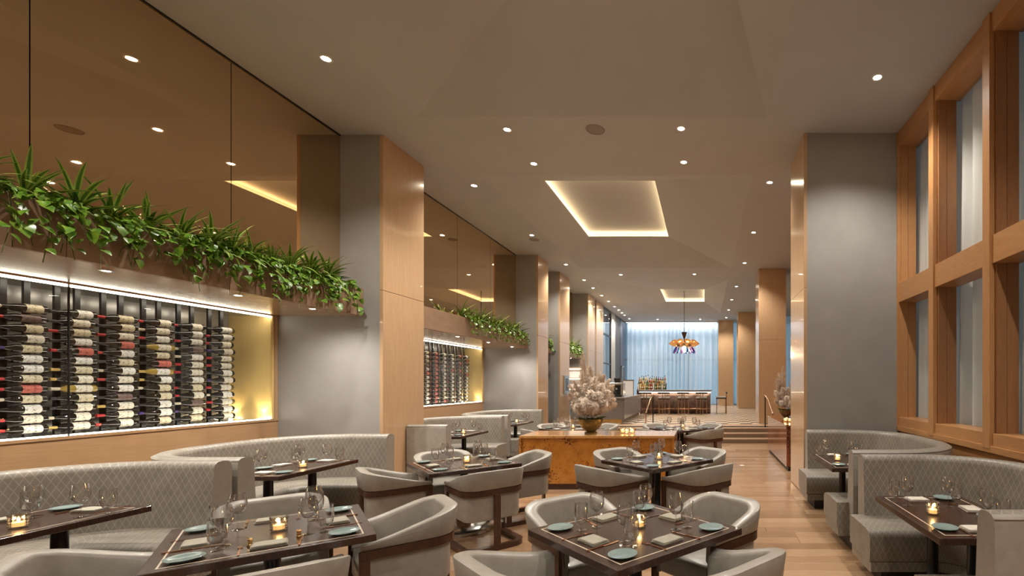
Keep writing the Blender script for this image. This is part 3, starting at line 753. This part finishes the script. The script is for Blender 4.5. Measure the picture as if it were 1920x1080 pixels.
# ---- tableware
def plate_b():
    t = thing('side_plate', 'x', 'plate', me=lathe('plate', [(.001, .004), (.045, .004), (.05, 0), (.052, .004), (.075, .013), (.077, .016), (.0745, .0165), (.055, .010), (.001, .009)], m_teal, 28)); return t
def wine_b():
    t = thing('wine_glass', 'x', 'glass')
    ob('bowl', lathe('bowl', [(.004, .095), (.020, .101), (.038, .122), (.0465, .152), (.044, .19), (.036, .222), (.0348, .2225), (.0425, .19), (.045, .152), (.0365, .123), (.019, .103), (.001, .098)], m_glass, 24), t)
    ob('stem', lathe('stem', [(.0035, .002), (.0032, .03), (.003, .07), (.005, .098)], m_glass, 8), t)
    ob('foot', lathe('foot', [(.001, .0), (.034, .0), (.034, .0015), (.012, .004), (.003, .008)], m_glass, 20), t); return t
def water_b():
    t = thing('water_glass', 'x', 'glass')
    ob('bowl', lathe('bowl', [(.004, .035), (.026, .042), (.039, .062), (.042, .10), (.040, .165), (.039, .165), (.0405, .10), (.0375, .063), (.024, .044), (.001, .04)], m_glass, 20), t)
    ob('stem', lathe('stem', [(.004, .002), (.0035, .02), (.005, .036)], m_glass, 8), t)
    ob('foot', lathe('foot', [(.001, .0), (.031, .0), (.031, .0015), (.01, .004), (.004, .007)], m_glass, 20), t); return t
def napkin_mesh(mat):
    b = MB(); rr = random.Random(2)
    for k, (w, d) in enumerate([(.078, .055), (.076, .053), (.077, .054), (.074, .052)]):
        z0 = k * .0045; M = Matrix.Translation((rr.uniform(-.002, .002), rr.uniform(-.002, .002), z0)) @ Matrix.Rotation(rr.uniform(-.03, .03), 4, 'Z')
        nx, ny = 8, 5; v = []; 
        for lay in (0, .004):
            for j in range(ny + 1):
                for i in range(nx + 1):
                    x = -w + 2 * w * i / nx; y = -d + 2 * d * j / ny
                    e = (0.0016 if (i in (0, nx) or j in (0, ny)) else 0) * (1 if lay == 0 else -1)
                    v.append((x, y, lay + e + .0012 * math.sin(x * 40 + k) * (k > 1)))
        S = (nx + 1) * (ny + 1); f = []
        for j in range(ny):
            for i in range(nx):
                a = j * (nx + 1) + i; f.append((a, a + nx + 1, a + nx + 2, a + 1)); f.append((S + a, S + a + 1, S + a + nx + 2, S + a + nx + 1))
        rim = [i for i in range(nx + 1)] + [(j + 1) * (nx + 1) - 1 for j in range(1, ny + 1)] + [ny * (nx + 1) + i for i in range(nx - 1, -1, -1)] + [j * (nx + 1) for j in range(ny - 1, 0, -1)]
        for a, c in zip(rim, rim[1:] + rim[:1]): f.append((a, c, S + c, S + a))
        b.add(v, f, 0, None, M)
    return b.mesh('napkin', mat, True)
me_nap = napkin_mesh(m_napkin); me_napw = napkin_mesh(m_napkinw)
def nap_b(): return thing('folded_napkin', 'x', 'napkin', me=me_nap)
def napw_b(): return thing('folded_napkin', 'x', 'napkin', me=me_napw)
def fork_b():
    b = MB(); b.box(-.004, .004, -.10, .02, .002, .0045); b.box(-.0025, .0025, .02, .045, .003, .006); b.box(-.011, .011, .045, .062, .003, .0055)
    for k in (-.0098, -.0036, .0026, .0088): b.box(k - .0011, k + .0012, .062, .10, .003, .005)
    return thing('fork', 'x', 'cutlery', me=b.mesh('fork', m_copper))
def knife_b():
    b = MB(); b.box(-.0045, .0045, -.11, .0, .001, .007)
    b.add([(-.004, 0, .002), (.008, 0, .002), (.010, .06, .002), (.004, .105, .002), (-.004, .11, .002), (-.004, 0, .0045), (.008, 0, .003), (.010, .06, .003), (.004, .105, .003), (-.004, .11, .0045)], [(0, 4, 3, 2, 1), (5, 6, 7, 8, 9), (0, 1, 6, 5), (1, 2, 7, 6), (2, 3, 8, 7), (3, 4, 9, 8), (4, 0, 5, 9)])
    return thing('knife', 'x', 'cutlery', me=b.mesh('knife', m_copper))
def votive_b():
    t = thing('votive_candle', 'x', 'candle'); t.scale = (1.2, 1.2, 1.08)
    prof = [(.001, 0), (.03, 0), (.034, .004), (.035, .02), (.033, .025), (.036, .035), (.034, .045), (.037, .055), (.035, .065), (.038, .082), (.035, .083), (.031, .06), (.030, .012), (.001, .01)]
    ob('glass_holder', lathe('holder', prof, m_votive, 10, ang=15), t)
    ob('wax', lathe('wax', [(.001, .012), (.022, .012), (.022, .034), (.016, .036), (.001, .035)], m_wax, 12), t)
    ob('flame', lathe('flame', [(.001, .038), (.005, .045), (.0045, .053), (.001, .066)], m_flame, 8), t)
    ld = bpy.data.lights.new('candle_light', 'POINT'); ld.energy = CANDLE_W; ld.color = (1, .6, .25); ld.shadow_soft_size = .012; ob('light_source', ld, t, (0, 0, .056)); return t
def pepper_b():
    t = thing('spice_mill', 'x', 'mill', me=lathe('mill', [(.001, 0), (.013, 0), (.012, .012), (.009, .018), (.012, .026), (.010, .034), (.013, .042), (.008, .05), (.001, .052)], m_brass, 12, ang=20)); return t
mk_plate, mk_wine, mk_water, mk_nap, mk_napw, mk_fork, mk_knife, mk_votive, mk_mill = [Maker(f) for f in (plate_b, wine_b, water_b, nap_b, napw_b, fork_b, knife_b, votive_b, pepper_b)]

ZT = .75
def top_mesh(hx, hy):
    b = box(-hx, hx, -hy, hy, ZT - .042, ZT, m_dark, .004, seg=2); return b
def inlay_mesh(hx, hy, e=.055, w=.008):
    b = MB(); z0, z1 = ZT - .002, ZT + .0006; x, y = hx - e, hy - e
    b.box(-x, x, -y, -y + w, z0, z1); b.box(-x, x, y - w, y, z0, z1); b.box(-x, -x + w, -y + w, y - w, z0, z1); b.box(x - w, x, -y + w, y - w, z0, z1); return b.mesh('inlay', m_inlay)
def table_b():
    t = thing('square_table', 'x', 'table'); h = .468
    ob('tabletop', top_mesh(h, h), t); ob('inlay', inlay_mesh(h, h), t)
    ob('apron', box(-.17, .17, -.17, .17, ZT - .07, ZT - .042, m_black, .004), t)
    ob('column', MB().tube([(0, 0, .05), (0, 0, ZT - .07)], .04, 20).mesh('col', m_black, True), t)
    ob('collar', lathe('collar', [(.075, .05), (.075, .13), (.06, .14), (.04, .14)], m_bronze, 20), t)
    ob('base_disc', lathe('disc', [(.001, 0), (.33, 0), (.335, .006), (.335, .04), (.32, .05), (.001, .052)], m_steel, 40), t)
    return t
mk_table = Maker(table_b)
def rot(x, y, a): return (x * math.cos(a) - y * math.sin(a), x * math.sin(a) + y * math.cos(a))
near_names = {}
def dirname(ang):
    """compass words for a direction as the camera sees it"""
    a = (math.degrees(ang)) % 360
    return ['right', 'far right', 'far', 'far left', 'left', 'near left', 'near', 'near right'][int((a + 22.5) // 45) % 8]
def dining(cx, cy, ang, nm, cream=False, dist=.66, z=0):
    a = R(ang)
    mk_table((cx, cy, z), a, 'dark walnut square table with pale inlay line, the %s' % nm, 'square dining tables')
    rr = random.Random(int(cx * 100 + cy * 10))
    for k in range(4):
        th = a + k * math.pi / 2; d = dist + rr.uniform(-.02, .02)
        dx, dy = math.cos(th) * d, math.sin(th) * d
        mk_chair((cx + dx, cy + dy, z), th + math.pi / 2 + rr.uniform(-.05, .05), 'grey leather barrel chair on the %s side of the %s' % (dirname(th), nm), 'barrel chairs round the square tables')
        dn = dirname(th); cn = dirname(th + math.pi / 4)
        def P(u, v): x, y = rot(u, v, th); return (cx + x, cy + y, z + ZT)
        (mk_napw if cream else mk_nap)(P(.315, rr.uniform(-.02, .02)), th + math.pi / 2 + rr.uniform(-.12, .12), 'folded linen napkin on the %s side of the %s' % (dn, nm), 'napkins on the %s' % nm)
        mk_fork(P(.33, -.125), th + math.pi / 2 + rr.uniform(-.1, .1), 'copper fork at the %s place of the %s' % (dn, nm), 'forks on the %s' % nm)
        mk_knife(P(.32, .125), th + math.pi / 2 + rr.uniform(-.1, .1), 'copper knife at the %s place of the %s' % (dn, nm), 'knives on the %s' % nm)
        mk_plate(P(.335 + rr.uniform(-.01, .01), .325), 0, 'round teal side plate at the %s corner of the %s' % (cn, nm), 'side plates on the %s' % nm)
        mk_wine(P(.20, .155 + rr.uniform(-.01, .01)), rr.random(), 'tall stemmed wine glass towards the %s corner of the %s' % (cn, nm), 'wine glasses on the %s' % nm)
        mk_water(P(.215, .245 + rr.uniform(-.01, .01)), rr.random(), 'short stemmed water glass towards the %s corner of the %s' % (cn, nm), 'water glasses on the %s' % nm)
    x, y = rot(.03, .0, a); mk_votive((cx + x, cy + y, z + ZT), .2, 'lit votive candle in ribbed glass at the centre of the %s' % nm, 'votive candles on the tables')
    if nm.startswith('front'):
        x, y = rot(.07, .09, a)
dining(-.425, 2.925, 46, 'front right table')
dining(-2.62, 2.865, 41.5, 'front left table')
dining(-2.72, 5.35, 44, 'middle left table')
dining(-.55, 5.58, 47, 'middle right table')
dining(-2.65, 9.45, 45, 'far left table', True)
dining(-.45, 9.55, 45, 'far right table', True)
mk_mill((-2.50, 2.60, ZT), 0, 'small twisted brass mill at the near edge of the front left table')
mk_mill((-2.36, 2.75, ZT), 0, 'small brass mill at the right edge of the front left table')

# ---- booths (local opening +y)
def booth_meshes(hw):
    dep = 1.30; r = .84
    def mkb(off, rad=None, front=0.0): return ucurve(hw - off, front, dep - off, max(.12, r - off), 6, 14)
    o = mkb(0); i = mkb(.15)
    def bp(s):
        return [(0, .12), (0, .93), (.05, .965), (.2, .985), (.5, .992), (.8, .985), (.95, .965), (1.0, .93), (1.12, .6), (1.2, .40), (1.0, .38), (1.0, .12)]
    fm = [1, 1, 1, 1, 0, 0, 0, 0, 0, 0, 0, 1]
    back = loft('booth_back', o, i, bp, [m_diam, m_leather], [1, 1, 1, 0, 0, 0, 0, 0, 0, 0, 1, 1])
    o2 = mkb(.14, front=.12); i2 = ucurve(hw - .66, .12, dep - .66, .28, 6, 14)
    def sp(s): return [(0, .20), (0, .45), (.5, .455), (.85, .45), (.95, .435), (1.0, .40), (1.0, .24), (.97, .205)]
    seat = loft('booth_seat', o2, i2, sp, [m_diam])
    base = loft('booth_base', mkb(.145, front=.105), ucurve(hw - .65, .105, dep - .65, .27, 6, 14), lambda s: [(0, .11), (0, .199), (.98, .199), (.98, .12), (.9, .11)], [m_diam])
    toe = loft('booth_toe', mkb(.05, front=.0), ucurve(hw - .58, .0, dep - .58, .2, 6, 14), lambda s: [(0, 0), (0, .109), (1, .109), (1, 0)], [m_darkpl])
    seam = MB()
    o3 = mkb(-.002); 
    seam.tube([(x, y, .965) for x, y in mkb(.004)], .004, 5)
    return back, seat, base, toe, seam.mesh('piping', m_leather, True)
bm_ = {1.05: booth_meshes(1.05), 1.10: booth_meshes(1.10)}
def clipped(me):
    me = me.copy(); bm = bmesh.new(); bm.from_mesh(me)      # cut the third booth round the pillar: local x = 8.6 - y, local y = x + 4.10
    for co, no in (((.56, 0, 0), (1, 0, 0)), ((0, -.64, 0), (0, 1, 0))):
        bmesh.ops.bisect_plane(bm, geom=bm.verts[:] + bm.edges[:] + bm.faces[:], plane_co=co, plane_no=no)
    bmesh.ops.delete(bm, geom=[f for f in bm.faces if f.calc_center_median().x > .56 and f.calc_center_median().y < -.64], context='FACES')
    bm.to_mesh(me); bm.free(); return me
bm_['cut'] = tuple(clipped(m) for m in bm_[1.10])
def booth(x, y, hw, rz, nm):
    t = thing('booth_banquette', 'curved grey banquette with diamond stitched back, %s' % nm, 'banquette', (x, y, 0), (0, 0, rz), 'curved banquettes')
    b = bm_[hw]
    for n_, me in zip(('backrest', 'seat', 'seat_base', 'plinth', 'piping'), b): ob(n_, me, t)
for y, hw, nm in [(3.05, 1.05, 'frontmost on the left'), (5.2, 1.05, 'second on the left before the nearest pillar'), (8.6, 'cut', 'third on the left behind the nearest pillar'), (10.95, 1.10, 'fourth on the left below the second wine wall')]:
    booth(-4.10, y, hw, -math.pi / 2, nm)
for y, hw, nm in [(3.42, 1.05, 'frontmost on the right below the windows'), (5.72, 1.10, 'rear one on the right against the grey pillar')]:
    booth(1.46, y, hw, math.pi / 2, nm)

def booth_table_b():
    t = thing('booth_table', 'x', 'table'); hx, hy = .34, .52
    ob('tabletop', top_mesh(hx, hy), t); ob('inlay', inlay_mesh(hx, hy), t)
    for s in (-.27, .27):
        ob('leg', MB().tube([(0, s, .03), (0, s, ZT - .042)], .04, 18).mesh('leg', m_black, True), t)
    ob('foot', box(-.16, .16, -.36, .36, 0, .03, m_black, .006), t)
    return t
mk_bt = Maker(booth_table_b)
def booth_table(ax, cy, side, nm, cream=True):
    """ax: x of the aisle edge; side -1 left wall, +1 right wall"""
    cx = ax + side * .34
    mk_bt((cx, cy, 0), 0, 'dark walnut rectangular booth table with pale inlay, the %s' % nm, 'booth tables')
    def P(u, v): return (ax + side * u, cy - .52 + v, ZT)
    G = lambda s: '%s on the %s' % (s, nm)
    nk = mk_napw if cream else mk_nap
    for (u, v, rz, w) in [(.27, .90, 0, 'far side'), (.30, .16, 0, 'near side'), (.53, .62, 1.4, 'wall side')]: nk(P(u, v), rz + .1, 'folded napkin on the %s of the %s' % (w, nm), G('napkins'))
    for (u, v, w) in [(.50, .94, 'far'), (.12, .18, 'near'), (.54, .42, 'wall side')]: mk_plate(P(u, v), 0, '%s teal side plate on the %s' % (w, nm), G('side plates'))
    for (u, v, w) in [(.13, .74, 'far aisle side'), (.42, .72, 'far wall side'), (.44, .28, 'near')]: mk_wine(P(u, v), .3, '%s wine glass on the %s' % (w, nm), G('wine glasses'))
    for (u, v, w) in [(.07, .84, 'far aisle side'), (.50, .76, 'far wall side'), (.52, .24, 'near')]: mk_water(P(u, v), .3, '%s water glass on the %s' % (w, nm), G('water glasses'))
    for (u, v, rz, w) in [(.15, .93, 0, 'far'), (.43, .14, 0, 'near'), (.54, .78, 1.57, 'wall side')]: mk_fork(P(u, v), rz, '%s copper fork on the %s' % (w, nm), G('forks'))
    for (u, v, rz, w) in [(.385, .91, 0, 'far'), (.21, .13, 0, 'near')]: mk_knife(P(u, v), rz, '%s copper knife on the %s' % (w, nm), G('knives'))
    mk_votive(P(.20, .50), 0, 'lit votive candle on the %s' % nm, 'votive candles on the tables')
booth_table(-4.07, 2.96, -1, 'frontmost left booth table', False)
booth_table(-4.10, 5.08, -1, 'second left booth table')
booth_table(-4.12, 8.50, -1, 'third left booth table')
booth_table(-4.10, 10.85, -1, 'fourth left booth table')
booth_table(1.37, 3.26, 1, 'frontmost right booth table')
booth_table(1.36, 5.53, 1, 'rear right booth table')

# ---- consoles
c = thing('burl_console', 'long amber burl wood console with pampas grass in the middle of the room', 'console')
x0, x1, y0, y1 = -2.86, -.46, 7.3, 8.1
ob('body', box(x0 + .03, x1 - .03, y0 + .03, y1 - .03, .09, .80, m_burl, .003), c); ob('top', box(x0, x1, y0, y1, .80, .84, m_burltop, .004), c)
ob('side_panel', box(x0, x0 + .03, y0 + .005, y1 - .005, .09, .80, m_burl), c); ob('side_panel', box(x1 - .03, x1, y0 + .005, y1 - .005, .09, .80, m_burl), c)
ob('plinth', box(x0 + .06, x1 - .06, y0 + .05, y1 - .05, 0, .09, m_chairwood), c)
c = thing('burl_console', 'red brown burl console on the right beside the grey pillar', 'console')
x0, x1, y0, y1 = 1.54, 2.3, 8.85, 11.5
ob('body', box(x0 + .01, x1 - .01, y0 + .01, y1 - .01, .08, .83, m_burlred, .003), c); ob('top', box(x0, x1, y0, y1, .83, .87, m_burlred, .004), c); ob('plinth', box(x0 + .05, x1 - .05, y0 + .06, y1 - .06, 0, .08, m_darkpl), c)
# pampas
def plume_mesh(seed, Ln=.62, n=800):
    rr = random.Random(seed); v = []; f = []
    for i in range(n):
        t = rr.random() ** .8; z = t * Ln; env = .10 * (math.sin(math.pi * min(1, .16 + t * .82)) ** .8)
        az = rr.uniform(0, 6.283); l = env * rr.uniform(.35, 1.35) + .006; up = rr.uniform(.5, 1.9) * l
        c_, s_ = math.cos(az), math.sin(az); b = Vector((0, 0, z)); m = Vector((c_ * l * .65, s_ * l * .65, z + up * .8)); e = Vector((c_ * l * 1.15, s_ * l * 1.15, z + up * .8))
        w = Vector((-s_, c_, 0)) * .0034; o = len(v); v += [b - w * .5, b + w * .5, m + w, m - w, e]; f += [(o, o + 1, o + 2, o + 3), (o + 3, o + 2, o + 4)]
    b = MB(); b.add(v, f); b.tube([(0, 0, -.04), (0, 0, Ln)], .003, 4); return b.mesh('plume', m_pampas)
pl_me = [plume_mesh(i) for i in range(3)]
lf = blade(.11, .026, .5, 4); me_lf = mk('leaf', *lf[:2], m_blade2, uv=lf[2], smooth=True)
me_bowl = lathe('bowl', [(.001, 0), (.10, 0), (.10, .02), (.07, .03), (.15, .10), (.195, .19), (.20, .235), (.188, .235), (.18, .19), (.13, .11), (.001, .10)], m_bowl, 32)
def pampas(loc, lab, s=1.0, n=26, seed=1, tall=1.0):
    rr = random.Random(seed); t = thing('pampas_arrangement', lab, 'plant', loc, (0, 0, 0), 'pampas grass arrangements'); t.scale = (s, s, s)
    ob('bowl', me_bowl, t); ob('soil', lathe('soil', [(.001, .20), (.184, .20)], m_darkpl, 20), t)
    spots = [((-.09, 0), 3, 4, 1.52), ((-.05, .03), -4, 8, 1.30), ((.09, .0), 6, 3, 1.22), ((.06, -.04), 14, 5, 1.05), ((-.12, -.02), -10, 4, 1.08)]
    for (p, tx, ty, k) in spots:
        ob('plume', pl_me[rr.randrange(3)], t, (p[0], p[1], .26), (R(-ty), R(tx), rr.uniform(0, 6)), (.9, .9, k * tall * 1.08))
    for i in range(n):
        az = i * 2.4; lean = 5 + 60 * ((i + .5) / n) ** 1.0 + rr.uniform(-5, 5); k = rr.uniform(.70, 1.12) * (1.12 - lean / 110)
        ob('plume', pl_me[i % 3], t, (.07 * math.cos(az), .07 * math.sin(az), .30), (0, R(lean), az), (.8, .8, k))
    for i in range(26):
        az = i * 2.4 + rr.uniform(-.2, .2); ob('leaf', me_lf, t, (.165 * math.cos(az), .165 * math.sin(az), .24), (rr.uniform(-.4, .4), -rr.uniform(.0, .7), az))
    return t
pampas((-1.84, 7.68, .84), 'large feathery pampas arrangement in bronze bowl on the amber console', 1.0, 46, 3)
pampas((1.86, 10.7, .87), 'smaller feathery pampas arrangement in dark bowl on the right console', .82, 24, 9, 1.1)
for i, (x, y, w) in enumerate([(-1.33, 7.70, 'left'), (-1.25, 7.66, 'middle'), (-1.17, 7.71, 'right')]): mk_votive((x, y, .84), i, 'lit votive candle, %s of the three on the amber console' % w, 'votive candles on the amber console')
for i, (x, y, w) in enumerate([(1.66, 9.65, 'left'), (1.74, 9.60, 'right')]): mk_votive((x, y, .87), i, 'lit votive candle, %s of the two on the right console' % w, 'votive candles on the right console')

# ---- handrails
def rail(x, nm):
    t = thing('handrail', 'bronze handrail with black post, %s' % nm, 'handrail', (x, 13.9, ZF))
    ob('post', box(-.015, .015, -.02, .02, 0, .92, m_black), t)
    ob('rail', MB().tube([(-.12 if x < 0 else .12, -.75, .45), (-.05 if x < 0 else .05, -.3, .82), (0, 0, .93), (0, .25, .93)], .022, 8).mesh('rail', m_bronze, True), t)
    ob('lower_post', MB().tube([(-.12 if x < 0 else .12, -.75, -.24), (-.12 if x < 0 else .12, -.75, .45)], .015, 8).mesh('lp', m_bronze, True), t)
rail(-1.50, 'left of the steps'); rail(1.80, 'right of the steps')

# ---- bar
XB0, XB1, YB = -2.75, .28, 20.3
b = thing('bar_counter', 'long bar counter with glowing ribbed bronze front behind the stools', 'bar')
prof = [(.0, ZF), (.0, ZF + .2), (.04, ZF + .4), (-.02, ZF + .62), (-.07, ZF + .82), (-.07, ZF + .95)]
def barfront():
    n = 60; v = []; f = []; k = 12; 
    for i in range(n + 1):
        x = XB0 + (XB1 - XB0) * i / n; sc = abs(math.sin(math.pi * (i / n) * 5))
        for j in range(k):
            t = j / (k - 1); z = ZF + .02 + .95 * t; y = YB - (.05 + .13 * math.sin(math.pi * min(1, .15 + t * .9)) * (.55 + .45 * sc))
            v.append((x, y, z))
    for i in range(n):
        for j in range(k - 1): f.append((i * k + j, (i + 1) * k + j, (i + 1) * k + j + 1, i * k + j + 1))
    return mk('barfront', v, f, m_bronzed, smooth=True)
m_bronzed = mottled('bronze_tambour', (.10, .06, .045), (.20, .13, .10), .3, 8, 0); BS(m_bronzed).inputs['Metallic'].default_value = .5
ob('front_panel', barfront(), b)
ob('body', box(XB0, XB1, YB + .001, YB + .6, ZF, ZF + .97, m_dark), b)
ob('counter_top', box(XB0 - .05, XB1 + .06, YB - .30, YB + .7, ZF + .97, ZF + 1.02, m_granl, .006), b)
ob('fascia', box(XB0, XB1, YB - .29, YB - .27, ZF + .93, ZF + .969, m_dark), b)
ob('led_strip', box(XB0, XB1, YB - .265, YB - .245, ZF + .90, ZF + .965, emit('led_bar', (1, .85, .66), 12)), b, label='glowing light strip below the bar top')
ob('foot_rail', MB().tube([(XB0, YB - .32, ZF + .22), (XB1, YB - .32, ZF + .22)], .022, 8).mesh('fr', m_copper, True), b)
for x in (-2.4, -1.7, -1.0, -.3, .2): ob('rail_bracket', box(x - .01, x + .01, YB - .32, YB - .03, ZF + .20, ZF + .23, m_copper), b)
def stool_b():
    t = thing('bar_stool', 'x', 'stool')
    ob('seat', box(-.23, .23, -.20, .22, .66, .73, m_leather, .02, seg=3), t)
    ob('seat_frame', box(-.235, .235, -.205, .225, .63, .66, m_black), t)
    for x in (-.21, .21):
        for y in (-.19, .2): ob('leg', box(x - .012, x + .012, y - .012, y + .012, 0, .63, m_bronze), t)
    for x in (-.05, .05): ob('back_post', box(x - .012, x + .012, -.235, -.21, 0, .90, m_bronze), t)
    ob('backrest', box(-.25, .25, -.25, -.19, .86, .925, m_black, .015, seg=3), t)
    ob('footrest', box(-.21, .21, -.20, -.18, .22, .245, m_copper), t)
    return t
mk_stool = Maker(stool_b)
for x, w in [(-2.42, 'leftmost'), (-1.66, 'second from left'), (-.86, 'third from left'), (-.10, 'fourth from left')]:
    mk_stool((x, YB - .62, ZF), 0, 'bronze framed bar stool facing the bar, %s' % w, 'bar stools')
mk_stool((.75, YB + .15, ZF), math.pi / 2, 'bronze framed bar stool at the right end of the bar', 'bar stools')
# bottles behind the bar
sh = thing('bottle_shelf', 'stepped wooden bottle shelf on the back bar', 'shelf', (-2.35, YB + .75, ZF))
for k in range(3): ob('tier', box(-.65, .65, k * .16, k * .16 + .155, 0, 1.02 + .14 * k, m_chairwood), sh)
liq = [M_('amber_spirit', (.45, .18, .04), .08), M_('clear_spirit', (.6, .6, .55), .08), M_('green_spirit', (.08, .16, .06), .08), M_('gold_spirit', (.65, .48, .15), .08), M_('red_spirit', (.3, .04, .03), .08)]
liqn = ['amber', 'clear', 'green', 'gold', 'red']
lm = []
for i in range(5): lm.append(autosmooth(MB().lathe([(.001, 0), (.04, 0), (.042, .08), (.042, .14), (.04, .19), (.014, .23), (.014, .27), (.018, .28), (.018, .31), (.001, .31)], 10, 0, None, [0, 0, 1, 0, 0, 0, 2, 2, 2]).mesh('spirit', [liq[i], m_label[i % 3], m_blk]), 35))
rr = random.Random(4)
for k in range(3):
    for j in range(13):
        i = rr.randrange(5); x = -2.35 - .58 + j * .0965
        thing('spirit_bottle', '%s spirit bottle, %s from left on the %s tier behind the bar' % (liqn[i], num[j], ['front', 'middle', 'back'][k]), 'bottle', (x, YB + .75 + k * .16 + .075, ZF + 1.02 + .14 * k), (0, 0, 0), 'bottles behind the bar', lm[i]).scale = (1, 1, rr.uniform(.85, 1.25))
# service counter with coffee machine
s = thing('service_counter', 'grey granite service counter with brass kick plate left of the steps', 'counter')
ob('granite_front', box(-4.3, -2.60, 15.2, 15.26, ZF + .14, ZF + .80, m_granite, .003), s)
ob('side_panel', box(-2.62, -2.58, 15.27, 19.3, ZF + .14, ZF + .80, m_granl, .003), s)
ob('counter_top', box(-4.3, -2.55, 15.15, 19.3, ZF + .80, ZF + .84, m_granl, .004), s)
ob('kick_plate', box(-4.3, -2.66, 15.28, 15.30, ZF, ZF + .14, m_brass), s)
ob('carcass', box(-4.3, -2.66, 15.31, 19.3, ZF, ZF + .79, m_dark), s)
cm = thing('coffee_machine', 'dark and steel coffee machine with bean hopper on the granite counter', 'coffee machine', (-2.95, 16.1, ZF + .84))
ob('body', box(-.28, .22, -.2, .3, .03, .48, m_steel, .02), cm); ob('front_recess', box(-.10, .14, -.215, -.199, .06, .40, m_blackgl, .01), cm); ob('hopper', lathe('hop', [(.001, .48), (.10, .48), (.13, .62), (.12, .63), (.001, .63)], m_blackgl, 16), cm)
ob('drip_tray', box(-.26, .20, -.33, -.216, .03, .07, m_blackgl, .005), cm); ob('spout', box(-.01, .05, -.29, -.215, .24, .30, m_steel, .01), cm); ob('foot', box(-.24, .18, -.18, .28, 0, .03, m_black), cm)
gp = thing('glass_screen', 'pale upright glass screen at the end of the granite counter', 'screen', (-2.78, 17.2, ZF + .84))
ob('panel', box(-.16, .20, -.01, .01, .02, .55, m_white, .003), gp); ob('frame', MB().box(-.18, -.16, -.015, .015, 0, .58).box(.20, .22, -.015, .015, 0, .58).box(-.18, .22, -.015, .015, .55, .58).mesh('fr', m_bronze), gp)
# wall display on third pillar
wd = thing('wall_display', 'slim grey framed display on the wooden side of the third pillar', 'display', (XP + .001, 16.25, 1.30))
ob('frame', box(0, .04, -.28, .28, 0, .62, m_steel, .004), wd); ob('screen', box(.041, .044, -.16, .16, .1, .52, m_screen), wd)
# backlit wall shelves on the far left
bs = thing('wall_shelf_unit', 'pale glowing shelf niche behind the pampas grass', 'shelf', (-5.4, 19.3, 1.0))
ob('back', box(-.6, .5, .06, .08, 0, 1.3, m_white), bs)
for z in (0, .43, .86, 1.26): ob('shelf', box(-.6, .5, -.12, .06, z, z + .03, m_maple), bs)
for z in (.40, .83, 1.23): ob('led_strip', box(-.58, .48, .03, .055, z, z + .02, emit('led_shelf', (1, .86, .66), 5)), bs)
# cove light washing the top of the far curtain
cv = thing('curtain_cove_light', 'linear cove light washing the top of the far blue curtain', 'light', (-1.0, 28.2, HC - .05))
ob('housing', box(-3.7, 1.8, -.06, .06, .0, .045, m_white), cv); ob('led_strip', box(-3.65, 1.75, .0, .05, -.012, -.001, m_ledc), cv) if False else ob('led_strip', box(-3.65, 1.75, .0, .05, -.012, -.001, emit('led_cool', (.95, .95, 1.0), 5)), cv)

al = bpy.data.lights.new('cove_area', 'AREA'); al.shape = 'RECTANGLE'; al.size = 5.4; al.size_y = .06; al.energy = 85; al.color = (.93, .95, 1)
ob('light_source', al, cv, (-.95, .03, -.02), (R(22), 0, 0))
